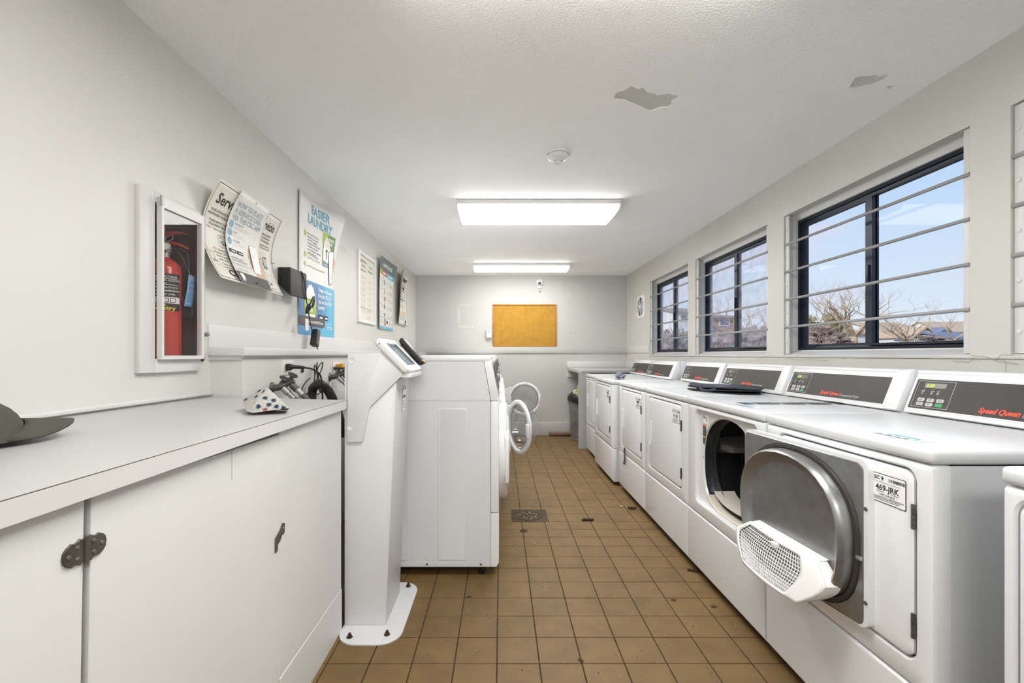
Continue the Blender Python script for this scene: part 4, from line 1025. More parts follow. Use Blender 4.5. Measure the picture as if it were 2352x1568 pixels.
A = Art(bf, psu, step=1); A.rect(-.018, -.040, .018, .040, M['dkgrey'], 1, 'label'); A.lines(-.014, .014, .030, 7, .010, .0015, M['ink_grey'], 2); A.done()
tgp = part('paper_tag', B().box(-.0008, .0008, -.021, .021, -.034, .034, .0003, 1).xf(Matrix.Translation(onX(705, 745, -1.147)) @ Matrix.Rotation(.06, 4, 'X')), M['paper'], psu)
part('power_cord', B().tube([onX(727, 795, -1.15), onX(731, 806, -1.13), onX(730, 822, -1.11), onX(728, 840, -1.06), onX(724, 860, -1.045), onX(720, 893, -1.04), onX(729, 905, -1.04), onX(737, 895, -1.035), onX(729, 868, -1.03), onX(730, 845, -1.03), onX(741, 832, -1.03), onX(738, 850, -1.03), onX(728, 872, -1.03), onX(733, 895, -1.035), onX(740, 902, -1.04), onX(735, 880, -1.04), onX(727, 845, -1.045), onX(722, 842, -1.045), onX(723, 880, -1.03), onX(716, 888, -1.04), onX(709, 900, -1.045), onX(700, 905, -1.05), onX(693, 895, -1.05), onX(702, 878, -1.05), onX(712, 868, -1.045)], .0035, 8), M['black'], psu)

# outlets
def outlet(cy, cz, label):
    o = thing('wall_outlet', (-1.078, cy, cz - .035), label, 'outlet', 'outlets above the laundry pipes')
    part('plate', B().box(-1.078, -1.073, cy - .060, cy + .058, cz - .036, cz + .036, .0015, 1), M['plastic_white'], o)
    for d in (-.022, .022):
        part('receptacle', B().box(-1.074, -1.0715, cy + d - .016, cy + d + .016, cz - .017, cz + .017, .004, 2), M['cream'], o)
        for e_ in (-.006, .006): part('slot', B().box(-1.0716, -1.0708, cy + d - .005, cy + d + .005, cz + e_ - .0012, cz + e_ + .0012), M['ink'], o)
outlet(2.285, 1.076, 'white outlet plate with a black plug, above the grey valves and the cloth')
outlet(2.962, 1.058, 'white outlet plate with a yellow adapter, beside the kiosk')
pg = thing('power_plug', (-1.05, 2.30, 1.06), 'thick black plug and cord in the outlet above the valves', 'plug')
part('plug_body', B().tube([(-1.0705, 2.262, 1.080), (-1.040, 2.275, 1.080), (-1.010, 2.290, 1.078), (-.995, 2.298, 1.076)], .0115, 12, sub=3, taper=.6), M['black'], pg)
part('plug_face', B().box(-1.0715, -1.048, 2.252, 2.284, 1.064, 1.096, .004), M['black'], pg)
part('cord', B().tube([(-.997, 2.297, 1.076), (-.965, 2.33, 1.066), (-.945, 2.37, 1.035), (-.945, 2.39, .985), (-.945, 2.40, .93), (-.95, 2.42, .86)], .0045, 8), M['black'], pg)
yp = thing('yellow_adapter', (-1.05, 2.98, 1.045), 'yellow plug adapter with black cords in the outlet beside the kiosk', 'adapter')
part('adapter_block', B().box(-1.071, -1.028, 2.945, 3.000, 1.056, 1.082, .004), M['yel_plastic'], yp)
part('plug', B().tube([(-1.0705, 2.90, 1.055), (-1.035, 2.92, 1.055), (-1.0, 2.94, 1.048)], .010, 10, sub=3, taper=.5), M['black'], yp)
part('cord', B().tube([(-1.0, 2.94, 1.048), (-.975, 2.95, 1.03), (-.965, 2.95, .98), (-.96, 2.96, .9)], .004, 8), M['black'], yp)
part('cord', B().tube([(-1.03, 2.99, 1.07), (-.985, 3.0, 1.055), (-.965, 3.0, 1.0), (-.955, 3.0, .9)], .004, 8), M['black'], yp)
part('pipe_clip', B().box(-1.079, -1.066, 2.445, 2.457, 1.045, 1.068, .003), M['valve'], wall_left)

# valves and hoses
def valve(P, label, handles=True):
    t = thing('water_valve', P, label, 'valve', 'laundry water valves on the left wall')
    x, y, z = P
    part('wall_flange', B().lathe([(.001, .010), (.012, .010), (.022, .005), (.026, 0), (.028, 0)], (x, y, z), 'x', 20), M['valve'], t)
    part('body', B().tube([(x + .004, y, z), (x + .035, y, z + .004), (x + .075, y + .006, z + .022), (x + .10, y + .01, z + .034)], .017, 14, sub=4, taper=.72), M['valve'], t)
    for k, (dx, dz) in enumerate(((.040, .010), (.075, .026))):
        c = Vector((x + dx, y + .01 * k, z + dz))
        up = Vector((.50, -.05, .86)).normalized()
        part('bonnet', B().tube([c, c + up * .022, c + up * .030], .013, 10, sub=0, taper=.6), M['valve'], t)
        hm = Matrix.Translation(c + up * .040) @ up.to_track_quat('Z', 'Y').to_matrix().to_4x4()
        if handles:
            hb_ = B(); hb_.lathe([(.020 + .0045 * math.cos(a), .0045 * math.sin(a)) for a in [2 * PI * q / 6 for q in range(7)]], (0, 0, 0), 'z', 16)
            hh = part('handle_wheel', hb_.xf(hm), M['valve'], t)
            part('handle_hub', B().lathe([(.007, -.012), (.008, .005), (.001, .006)], (0, 0, 0), 'z', 10).xf(hm), M['valve'], t)
            for q in range(2): part('spoke', B().box(-.020, .020, -.003, .003, -.002, .002).xf(hm @ Matrix.Rotation(q * PI / 2 + .4, 4, 'Z')), M['valve'], t)
        else:
            part('stem', B().lathe([(.010, -.02), (.009, 0), (.006, .002), (.006, .018), (.001, .019)], (0, 0, 0), 'z', 10).xf(hm), M['valve'], t)
        dn = Vector((.72, .04, -.69)).normalized()
        cpl = c + dn * .018
        part('coupling', B().tube([cpl, cpl + dn * .034], .0165, 12, sub=0), M['galv'] if k == 0 else M['valve'], t)
        q0 = cpl + dn * .034
        part('ferrule', B().tube([q0, q0 + dn * .035], .0125, 12, sub=0), M['galv'], t)
        q1 = q0 + dn * .034
        part('hose', B().tube([q1, q1 + dn * .05 + Vector((0, .01, -.01)), q1 + Vector((.06, .04, -.14)), q1 + Vector((.07, .07, -.32)), q1 + Vector((.05, .12, -.52))], .0115, 10), M['hose'], t)
valve((-1.078, 2.135, .985), 'grey brass double valve with wheel handles, behind the cloth')
valve((-1.078, 2.86, 1.000), 'dark double valve with bare stems, next to the kiosk', handles=False)
dh = thing('drain_hose', (-1.0, 2.7, .55), 'thick black drain hose arched over a grey standpipe behind the counter', 'hose')
part('hose', B().tube([onX(716, 905, -1.05) + Vector((0, 0, -.10)), onX(716, 903, -1.05), onX(722, 888, -1.03), onX(735, 882, -.99), onX(748, 890, -.97), onX(760, 908, -.95), onX(775, 945, -.93), onX(790, 1000, -.91)], .0255, 16), M['hose_blk'], dh)
part('standpipe', B().lathe([(.032, 0), (.032, .55), (.029, .55), (.029, .2)], (-1.035, 2.51, .34), 'z', 20), M['galv'], dh)
for y in (2.50, 2.90, 3.15): part('supply_pipe', B().tube([(-1.070, y, 0), (-1.070, y, .965)], .010, 10, sub=0), M['trim'], wall_left)

# =================================================================== WASHERS
def washer(y0, y1, label, door_angle=None):
    t = thing('washing_machine', (-.38, (y0 + y1) / 2, 0), label, 'washing machine', 'front-loading washing machines')
    a, c = y0 + .003, y1 - .003; yc = (y0 + y1) / 2
    xb, xf_ = -.755, -.051
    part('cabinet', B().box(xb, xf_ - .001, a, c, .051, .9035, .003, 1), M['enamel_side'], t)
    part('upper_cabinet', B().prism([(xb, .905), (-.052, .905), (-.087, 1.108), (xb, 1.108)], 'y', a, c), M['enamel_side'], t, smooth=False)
    part('front_panel', B().box(xf_, -.009, a, c, .330, .9035, .006, 2), M['enamel'], t)
    part('kick_panel', B().prism([(xf_, .052), (-.020, .052), (-.009, .075), (-.009, .326), (xf_, .326)], 'y', a, c, .003, 1), M['enamel'], t)
    part('control_console', B().prism([(-.050, .905), (-.009, .905), (-.008, .915), (-.047, 1.112), (-.056, 1.118), (-.086, 1.108)], 'y', a, c, .003, 2), M['enamel'], t)
    part('lid', B().prism([(xb, 1.109), (-.060, 1.109), (-.050, 1.113), (-.052, 1.126), (-.068, 1.1385), (xb, 1.1385)], 'y', a - .001, c + .001, .003, 2), M['enamel'], t)
    if y0 < 2.5:
        for u0, u1 in ((-.62, -.47), (-.325, -.171)):
            part('pressed_panel', B().loft([[(p[0], a + o_, p[1]) for p in rloop(u0 + i_, u1 - i_, .085 + i_, .867 - i_, .012, 3)] for i_, o_ in ((0, .0002), (.003, -.0016), (.007, -.0016), (.010, -.0008))], False, True), M['enamel_side'], t)
        part('side_flange', B().loft([[(p[0], a + o_, p[1]) for p in rloop(xb + .02, -.058, .056, .078, .006, 3)] for o_ in (.0002, -.0012)], False, True), M['enamel_side'], t)
        for xx in (-.378, -.102): part('screw', B().lathe([(.0055, 0), (.005, -.0025), (.0005, -.003)], (xx, a - .001, .067), 'y', 12), M['gunmetal'], t)
    for fx in (-.10, -.70):
        for fy in (a + .05, c - .05):
            part('foot', B().lathe([(.001, 0), (.019, 0), (.019, .010), (.009, .013), (.008, .052)], (fx, fy, .0002), 'z', 14), M['rubber'], t)
    # console graphics on the sloping face (u toward +y, v up the slope)
    p0 = Vector((-.008, a, .915)); sv_ = Vector((-.039, 0, .197)).normalized(); nn = Vector((sv_.z, 0, -sv_.x))
    def cf(u, v, l): return p0 + Vector((0, u, 0)) + sv_ * v + nn * (.0004 + l)
    A = Art(cf, t, step=1)
    A.rect(.04, .02, .30, .185, M['ink_ltgrey'], 1, 'control_label'); A.rect(.05, .03, .13, .17, M['dkgrey'], 2, 'control_label'); A.rect(.15, .10, .28, .165, M['panel_dark'], 2, 'control_label')
    A.lines(.15, .28, .085, 4, .018, .007, M['ink_grey'], 3)
    A.rect(.34, .02, .64, .185, M['panel_dark'], 1, 'control_label'); A.rect(.38, .11, .50, .155, M['lcd'], 2, 'control_label'); A.lines(.53, .62, .15, 4, .03, .012, M['ink_ltgrey'], 2); A.rect(.38, .04, .42, .06, M['redorange'], 2, 'control_label')
    A.done()
    part('coin_slot', B().box(-.022, -.004, a + .33, a + .345, .99, 1.03, .002), M['steel'], t)
    part('dispenser_handle', B().box(-.010, .010, a + .45, c - .05, .845, .870, .006), M['plastic_white'], t)
    zc = .578
    # round door surround
    part('door_surround', B().lathe([(.262, 0), (.262, .030), (.256, .040), (.244, .0445), (.200, .042), (.190, .030), (.188, -.02)], (-.009, yc, zc), 'x', 56), M['plastic_white'], t)
    dt = None
    R0 = .212
    def door_at(m, glass=True):
        d = part('door', B().lathe([(.176, .010), (.178, .020), (.188, .026), (.203, .025), (R0, .018), (R0, .006), (.206, 0), (.181, 0), (.177, .003), (.176, .010)], (0, 0, 0), 'x', 48).xf(m), M['plastic_white'], t)
        part('hinge_plate', B().prism([(-R0 - .050, -.115), (-.195, -.150), (-.150, -.150), (-.168, -.06), (-.168, .06), (-.150, .150), (-.195, .150), (-R0 - .050, .115)], 'x', .002, .022, .002, 1).xf(m), M['plastic_white'], d)
        part('outer_glass', B().lathe([(.1755, .017), (.10, .021), (.001, .022)], (0, 0, 0), 'x', 40).xf(m), M['bowl_flat'], d)
        part('glass_bowl', B().lathe([(.1755, .003), (.172, -.010), (.157, -.055), (.128, -.095), (.095, -.112), (.04, -.118), (.001, -.118)], (0, 0, 0), 'x', 44).xf(m), M['bowl'], d)
        part('retainer_ring', B().lathe([(.182, -.001), (.179, -.005), (.1735, -.005), (.172, .002)], (0, 0, 0), 'x', 44).xf(m), M['galv'], d)
        for k in range(10):
            a_ = 2 * PI * k / 10 + .2
            part('screw', B().lathe([(.0035, -.003), (.0005, -.0035)], (0, .190 * math.cos(a_), .190 * math.sin(a_)), 'x', 8).xf(m), M['gunmetal'], d)
        part('door_handle', B().box(.020, .040, .175, .205, -.05, .05, .006).xf(m), M['plastic_white'], d)
    hx, hy_ = .050, yc - R0 - .045
    if door_angle is None:
        door_at(Matrix.Translation((.022, yc, zc)))
    else:
        m = Matrix.Translation((hx, hy_, zc)) @ Matrix.Rotation(-math.radians(door_angle), 4, 'Z') @ Matrix.Translation((0.0, yc - hy_, 0))
        door_at(m)
        part('gasket', B().lathe([(.188, .002), (.175, .006), (.160, -.01), (.155, -.05)], (-.009, yc, zc), 'x', 40), M['gasket'], t)
        part('drum', B().lathe([(.157, -.045), (.157, -.06), (.24, -.08), (.24, -.35), (.001, -.36)], (-.009, yc, zc), 'x', 32), M['steel'], t)
    return t
wl_ = ['nearest washing machine, its plain side facing the kiosk', 'second washing machine from the kiosk, hidden behind the nearest one', 'third washing machine, its round glass door swung fully back into the aisle',
       'fourth washing machine in the left row, door shut', 'fifth washing machine in the left row, door shut', 'farthest washing machine, its round door open against the back wall']
for i in range(6):
    washer(2.320 + i * .686, 2.320 + (i + 1) * .686 - .002, wl_[i], {2: 157, 5: 93}.get(i))

# =================================================================== DRYERS
def dryer(y0, y1, xf_, label, mn=.075, mf=.080, opened=False, sticker=None, led='3.00', ledm=None, bars=True):
    t = thing('dryer', (1.38, (y0 + y1) / 2, 0), label, 'dryer', 'white dryers along the window wall')
    a, c = y0 + .002, y1 - .002
    xb = xf_ + .70
    z0, zs, zt = .034, .325, .8795
    dz0, dz1 = .388, .858
    ha, hb2 = a + mn, c - mf                     # door opening
    sb_ = B()
    sb_.box(xf_ + .042, xb, a, a + .004, z0, zt); sb_.box(xf_ + .042, xb, c - .004, c, z0, zt); sb_.box(xb - .004, xb, a, c, z0, zt); sb_.box(xf_ + .03, xb, a, c, z0, z0 + .004)
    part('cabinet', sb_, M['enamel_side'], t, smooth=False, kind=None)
    # front panel pressed around the door opening
    O = lambda i, x: atx(rloop(a + i, c - i, zs + .0015 + i, zt - i, .006, 7), x)
    I = lambda i, x: atx(rloop(ha - i, hb2 + i, dz0 - i, dz1 + i, .030 + i, 7), x)
    part('front_panel', B().loft([O(0, xf_ + .042), O(0, xf_ + .012), O(.0035, xf_ + .0035), O(.012, xf_), I(.006, xf_), I(.001, xf_ + .004), I(0, xf_ + .022)]), M['enamel'], t)
    part('lower_panel', B().prism([(xf_ + .042, z0), (xf_ + .016, z0), (xf_, z0 + .018), (xf_ - .001, zs - .006), (xf_ + .004, zs - .0015), (xf_ + .042, zs - .0015)], 'y', a, c, .006, 3), M['enamel'], t)
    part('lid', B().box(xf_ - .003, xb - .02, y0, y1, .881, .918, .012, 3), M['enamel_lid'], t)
    # console
    pr = [(xf_ + .517, .926), (xf_ + .573, 1.068), (xf_ + .571, 1.076), (xf_ + .578, 1.083), (xf_ + .66, 1.083), (xf_ + .70, 1.065), (xf_ + .70, .905), (xf_ + .54, .905), (xf_ + .54, .919), (xf_ + .53, .921)]
    con = part('console', B().prism(pr, 'y', y0 + .012, y1 - .006, .003, 2), M['enamel'], t)
    part('end_cap', B().prism([(xf_ + .512, .928), (xf_ + .571, 1.080), (xf_ + .585, 1.085), (xf_ + .60, 1.085), (xf_ + .60, .926)], 'y', y0 + .010, y0 + .072, .003, 2), M['enamel'], con)
    p0 = Vector((xf_ + .517, y1 - .006, .926)); sv_ = Vector((.056, 0, .142)); SL_ = sv_.length; sv_.normalize(); nn = Vector((-sv_.z, 0, sv_.x))
    def cf(u, v, l): return p0 - Vector((0, u, 0)) + sv_ * v + nn * (.0006 + l)
    PW = (y1 - y0) - .105
    part('panel_rim', B().loft([[cf(p[0], p[1], l) for p in rloop(.012 - i, .020 + PW + i, .016 - i, SL_ - .018 + i, .003, 2)] for i, l in ((.003, 0), (0, .002), (-.002, .002), (-.002, .0005))]), M['enamel'], con)
    A = Art(cf, t, step=2, lift=.0004)
    A.rect(.014, .018, .018 + PW, SL_ - .020, M['panel_dark'], 1, 'control_panel')
    gx0, gx1, gy0, gy1 = .022, .160, .026, SL_ - .026
    A.frame(gx0, gy0, gx1, gy1, .0012, M['btn'], 2, 'control_panel')
    A.rect(gx0 + .028, gy1 - .026, gx0 + .108, gy1 - .008, M['lcd'], 2, 'display')
    A.text(led, gx0 + .034, gy1 - .0235, .0175, ledm or M['led'], 3, .015, shear=.18, name='display_digits')
    for k, u in enumerate((.032, .068, .090)):
        A.disc(gx0 + u, gy1 - .033, .0013, M['btn'], 3, 'lettering', 8); A.lines(gx0 + u - .008, gx0 + u + .004, gy1 - .040, 3, .005, .0022, M['btn'], 3, .4)
    for r_ in range(2):
        for q in range(3):
            u0 = gx0 + .020 + q * .036; v0 = gy0 + .022 - r_ * .0165
            A.poly(rloop(u0, u0 + .026, v0, v0 + .0125, .002, 2), M['btn_green'] if (r_ == 1 and q == 2) else M['btn'], 3, 'key')
            A.lines(u0 + .005, u0 + .021, v0 + .0072, 2, .0035, .0018, M['dkgrey'] if not (r_ == 1 and q == 2) else M['btn_green'], 4, .3)
            A.disc(u0 - .006, v0 + .006, .0012, M['btn'], 3, 'lettering', 8)
    A.text('Speed Queen', .262, .031, .024, M['sq_red'], 3, .045, shear=.3, width=.118)
    A.text('Commercial Dryer', .386, .029, .0185, M['btn'], 3, 0, shear=.3, width=.112)
    A.done()
    for z in (.945, 1.062):
        d = (z - .926) / .142
        q = Vector((xf_ + .514 + .056 * d, y0 + .040, z)); mm = Matrix.Translation(q) @ nn.to_track_quat('Z', 'Y').to_matrix().to_4x4()
        part('screw', B().lathe([(.0062, 0), (.0058, .002), (.0045, .0028), (.0005, .0024)], (0, 0, 0), 'z', 12).xf(mm), M['galv'], con)
    # door or open port
    yc, zc = (ha + hb2) / 2, .622
    Ry, Rz = (hb2 - ha) / 2 - .032, .222
    def door(m, closed):
        g = .0045
        D = lambda i, x: atx(rloop(-(hb2 - ha) / 2 + g + i, (hb2 - ha) / 2 - g - i, dz0 - zc + g + i, dz1 - zc - g - i, .028, 7), x)
        d = part('door', B().loft([D(0, .026), D(0, .003), D(.003, 0), D(.008, -.0015)], not closed, True).xf(m), M['enamel'], t)
        if closed:
            hy_ = (hb2 - ha) / 2 - .038
            part('handle', B().loft([atx(rloop(hy_ - .014, hy_ + .014, -.085, .075, .010, 4), -.0015), atx(rloop(hy_ - .013, hy_ + .013, -.084, .074, .009, 4), -.006), atx(rloop(hy_ - .009, hy_ + .009, -.079, .069, .007, 4), -.006), atx(rloop(hy_ - .008, hy_ + .008, -.078, .068, .006, 4), .010)], False, True).xf(m), M['plastic_white'], d, label='vertical recessed white handle')
        return d
    if not opened:
        m = Matrix.Translation((xf_ - .001, yc, zc))
        d = door(m, True)
        part('door_shadow_gap', B().box(xf_ + .021, xf_ + .024, ha - .004, hb2 + .004, dz0 - .004, dz1 + .004), M['rubber'], t, smooth=False)  # black sheet behind the door gap, standing in for the shade inside
        for z in (.745, .478):
            k_ = B()
            for q in range(5): k_.tube([(xf_ - .003, ha + .001, z - .030 + q * .0122), (xf_ - .003, ha + .001, z - .030 + q * .0122 + .0112)], .0048, 8, sub=0)
            part('hinge', k_, M['gunmetal'], t, label='small dark metal hinge')
        def lf(u, v, l): return Vector((xf_ - .0032 - l, yc - u, zc + v))
        if sticker is not None:
            A = Art(lf, t, step=2, lift=.0004)
            u0, v0, W_, H_ = (hb2 - ha) / 2 - .130, .128, .110, .076
            A.poly(rloop(u0, u0 + W_, v0, v0 + H_, .004, 3), M['ink'], 1, 'sticker'); A.poly(rloop(u0 + .0018, u0 + W_ - .0018, v0 + .0018, v0 + H_ - .0018, .003, 3), M['white_ink'], 2, 'sticker')
            A.text('CSC', u0 + .004, v0 + H_ - .016, .013, M['ink'], 3, .03, width=.028)
            A.poly([(u0 + .034, v0 + H_ - .009), (u0 + .042, v0 + H_ - .004), (u0 + .043, v0 + H_ - .011)], M['blue1'], 3, 'sticker'); A.poly([(u0 + .037, v0 + H_ - .010), (u0 + .046, v0 + H_ - .009), (u0 + .039, v0 + H_ - .019)], M['ink'], 3, 'sticker')
            for q in range(16): A.rect(u0 + .060 + q * .0031, v0 + H_ - .016, u0 + .060 + q * .0031 + random.choice((.0012, .0018, .0022)), v0 + H_ - .008, M['ink'], 3, 'bar_code')
            if sticker:
                A.text(sticker, u0 + W_ / 2, v0 + .0325, .0215, M['ink'], 3, .02, center=True, width=.072)
                A.text('Please use this number when requesting service', u0 + W_ / 2, v0 + .0525, .0038, M['ink'], 3, center=True, width=.078)
                A.text('For Service', u0 + .022, v0 + .0275, .0046, M['ink'], 3, .02); A.text('Para Servicio', u0 + .066, v0 + .0275, .0046, M['ink'], 3, .02)
                A.text('1-877-264-6622', u0 + W_ / 2, v0 + .0195, .0075, M['ink'], 3, .01, center=True)
                A.text('Visit our website WWW.CSCSERVICEWORKS.COM', u0 + W_ / 2, v0 + .0135, .0048, M['ink'], 3, .02, center=True, width=.096)
                A.lines(u0 + .008, u0 + W_ - .008, v0 + .0105, 1, .004, .0012, M['ink'], 3); A.lines(u0 + .008, u0 + W_ - .02, v0 + .0068, 1, .004, .0012, M['ink'], 3)
            else:
                A.lines(u0 + .024, u0 + W_ - .022, v0 + .038, 1, 1, .017, M['dkgrey'], 3, 0); A.lines(u0 + .03, u0 + W_ - .03, v0 + .026, 1, 1, .006, M['dkgrey'], 3, 0); A.lines(u0 + .01, u0 + W_ - .01, v0 + .016, 2, .006, .003, M['dkgrey'], 3, .1)
            A.done()
    else:
        # recessed face with the round port
        P1 = lambda x: atx(rloop(ha, hb2, dz0, dz1, .030, 7), x)
        E = lambda k, x: [(x, yc + 0 + p[0], zc + p[1]) for p in dloop(0, 0, Ry * k, Rz * k, 7)]
        part('port_face', B().loft([P1(xf_ + .020), atx(rloop(ha + .006, hb2 - .006, dz0 + .006, dz1 - .006, .028, 7), xf_ + .024), E(1.03, xf_ + .024), E(1.0, xf_ + .026), E(.985, xf_ + .034)]), M['enamel'], t)
        dr_ = B(); prof = [(.215, .075), (.300, .085)]
        x_ = .085
        while x_ < .58:
            prof += [(.300, x_ + .045), (.292, x_ + .050), (.292, x_ + .058), (.300, x_ + .063)]; x_ += .115
        prof += [(.300, .60), (.001, .60)]
        dr_.loft([E(.984, xf_ + .034), E(.98, xf_ + .070)] + [[(xf_ + x__, yc + r_ * p[0], zc - .0 + r_ * p[1]) for p in eloop(0, 0, 1, 1, 7)] for r_, x__ in prof])
        part('drum', dr_, M['drum'], t)
        for ang_ in (10, 130, 250):
            an = math.radians(ang_); cy_, cz_ = yc + .0, zc
            rd = Vector((0, math.cos(an), math.sin(an))); tn = Vector((0, -math.sin(an), math.cos(an)))
            o_ = Vector((xf_, cy_, cz_))
            sec = lambda x__, h: [o_ + Vector((x__, 0, 0)) + rd * .298 - tn * .045, o_ + Vector((x__, 0, 0)) + rd * (.298 - h) - tn * .014, o_ + Vector((x__, 0, 0)) + rd * (.298 - h) + tn * .014, o_ + Vector((x__, 0, 0)) + rd * .298 + tn * .045]
            part('baffle', B().loft([sec(.12, .035), sec(.16, .085), sec(.50, .085), sec(.58, .03)], True, True), M['gasket'], t)
        # lint screen slot along the lower edge of the port
        def dpt(r_, q):
            cc_, ss_ = math.cos(math.radians(q)), math.sin(math.radians(q)); e_ = 3.0 if ss_ < 0 else 2.2; lw = 1.05 if ss_ < 0 else 1.0
            return (yc + Ry * r_ * math.copysign(abs(cc_) ** (2 / e_), cc_), zc + Rz * lw * r_ * math.copysign(abs(ss_) ** (2 / e_), ss_))
        sl = lambda r_, x__: [(xf_ + x__,) + dpt(r_, q) for q in range(226, 315, 4)]
        part('lint_slot', B().loft([sl(1.025, .0225), sl(.985, .019), sl(.955, .026), sl(.95, .06)], closed=False), M['cream'], t)
        part('lint_slot_lip', B().loft([sl(.85, .14), sl(.845, .045), sl(.82, .040), sl(.81, .14)], closed=False), M['cream'], t)
        part('lint_cavity', B().loft([sl(.97, .058), sl(.84, .10)], closed=False), M['iron'], t)
        for z in (.745, .478): part('strike_screw', B().lathe([(.005, 0), (.0045, -.002), (.0005, -.003)], (xf_ + .020, c - mf + .0, z), 'x', 10), M['enamel'], t)
        def lf(u, v, l): return Vector((xf_ + .0235 - l, hb2 - u, v))
        A = Art(lf, t, step=2, lift=.0004)
        A.rect(.040, .795, .105, .838, M['ink_ltgrey'], 1, 'rating_label'); A.rect(.041, .796, .104, .837, M['white_ink'], 2, 'rating_label')
        A.lines(.043, .068, .832, 2, .005, .0022, M['dkgrey'], 3); A.lines(.043, .067, .817, 1, 1, .009, M['ink_grey'], 3, 0)
        for q in range(2): A.lines(.074, .090, .824 - .012 * q, 2, .005, .003, M['dkgrey'], 3)
        wl0 = [(.036, .792), (.070, .788), (.072, .758), (.060, .690), (.050, .672), (.040, .676), (.036, .700)]
        A.poly([(.036, .790), (.071, .786), (.073, .755), (.066, .715), (.055, .690), (.040, .688), (.036, .700)], M['ink'], 2, 'warning_label')
        A.poly([(.036, .790), (.071, .786), (.072, .777), (.036, .779)], M['warn_or'], 3, 'warning_label'); A.poly([(.036, .728), (.069, .728), (.067, .722), (.036, .722)], M['yellow'], 3, 'warning_label')
        A.lines(.040, .068, .772, 8, .005, .0015, M['ink_grey'], 3); A.lines(.040, .060, .716, 4, .006, .0015, M['ink_grey'], 3)
        A.rect(.040, .612, .050, .630, M['white_ink'], 2, 'tag'); A.rect(.042, .614, .047, .628, M['ink'], 3, 'tag')
        A.done()
        # the door swung right round on its near-side hinges, inner face to the aisle
        HX, HY = xf_ - .024, ha - .006
        W_ = hb2 - ha
        ang = math.radians(176.5)
        # local: x=0 outer face, +x inwards, y from -W/2 (hinge) to W/2
        m = Matrix.Translation((HX, HY, zc)) @ Matrix.Rotation(-ang, 4, 'Z') @ Matrix.Translation((.004, W_ / 2, 0))
        d = door(m, False)
        Q = lambda i, x: atx(rloop(-W_ / 2 + .006 + i, W_ / 2 - .019 - i, dz0 - zc + .008 + i, dz1 - zc - .014 - i, .024, 7), x)
        Eo = lambda k, x, dy=.0: [(x, dy + p[0], p[1] - .004) for p in dloop(0, 0, .262 * k, .222 * k, 7)]
        part('inner_plate', B().loft([Q(0, .0265), Q(.002, .0285), Eo(1.0, .0285, -.006), Eo(.99, .024, -.006)]).xf(m), M['steel'], d, label='grey galvanised inner door plate')
        part('seal', B().loft([Eo(.995, .026, -.006), Eo(.985, .034, -.006), Eo(.945, .034, -.006), Eo(.925, .024, -.006)]).xf(m), M['seal'], d)
        part('door_plug', B().loft([Eo(.935, .022, -.006), Eo(.925, .052, -.006), Eo(.905, .066, -.006), Eo(.88, .071, -.006), Eo(.855, .068, -.006), Eo(.81, .052, -.006), Eo(.76, .043, -.006), Eo(.70, .040, -.006)], False, True).xf(m), M['steel'], d, label='dished grey metal door plug')
        for zz in (.10, -.155): part('screw', B().lathe([(.0055, 0), (.005, .002), (.0005, .003)], (.0265, W_ / 2 - .012, zz), 'x', 10).xf(m), M['gunmetal'], d)
        part('catch', B().box(.028, .036, W_ / 2 - .036, W_ / 2 - .020, -.045, -.035, .001).xf(m), M['galv'], d)
        # lint screen: white scoop with a square grid
        # local frame: y along the door, outer edge leans out from the plug
        def sf(y, z, lift=0.0):
            # z: 0 upper edge .. -1 lower edge ; bulges outward
            yy = y; top_z = -.060 - .030 * (1 - abs(y / .25) ** 2) * 0
            X = .060 + .050 * (-z) ** .7 + .018 * math.cos(min(1, abs(y) / .27) * PI / 2) + lift
            Z = -.092 + z * (.122 + .02 * math.cos(min(1, abs(y) / .27) * PI / 2)) + .000
            return Vector((X, yy, Z))
        ys_ = -.270; ye_ = .225
        NY_, NZ_ = 34, 13
        def wz(y):       # upper edge narrower than lower edge at the hinge end
            return y
        def yy_at(i, j):
            lo0, hi0 = -.165, .160          # upper edge
            lo1, hi1 = -.130, .130          # lower edge
            lom, him = -.228, .212          # widest a third of the way down
            f = j / NZ_
            if f < .35: g_ = f / .35; lo = lo0 + (lom - lo0) * g_; hi = hi0 + (him - hi0) * g_
            else: g_ = ((f - .35) / .65) ** 1.7; lo = lom + (lo1 - lom) * g_; hi = him + (hi1 - him) * g_
            return lo + (hi - lo) * i / NY_
        shell = B()
        G_ = [[sf(yy_at(i, j), -j / NZ_) for j in range(NZ_ + 1)] for i in range(NY_ + 1)]
        VV = [[shell.bm.verts.new(p) for p in r_] for r_ in G_]
        for i in range(NY_):
            for j in range(NZ_):
                if 2 <= i <= NY_ - 8 and 1 <= j <= NZ_ - 2: continue
                shell.bm.faces.new((VV[i][j], VV[i + 1][j], VV[i + 1][j + 1], VV[i][j + 1]))
        sh_ = part('lint_screen', shell.xf(m), M['plastic_white'], d, label='white lint screen scoop', recalc=False)
        md = sh_.modifiers.new('t', 'SOLIDIFY'); md.thickness = .003; md.offset = -1
        back_ = B(); bl = [[back_.bm.verts.new(p) for p in ((.042, yy_at(i, 0), -.058), (.042, yy_at(i, NZ_ // 3), -.12), (.045, yy_at(i, NZ_), -.195))] for i in (0, NY_ // 2, NY_)]
        top_ = B(); top_.loft([[sf(yy_at(i, 0), 0) for i in range(NY_ + 1)], [Vector((.040, yy_at(i, 0), -.088)) for i in range(NY_ + 1)]], closed=False)
        top_.loft([[sf(yy_at(i, NZ_), -1) for i in range(NY_ + 1)], [Vector((.050, yy_at(i, NZ_), -.225)) for i in range(NY_ + 1)]], closed=False)
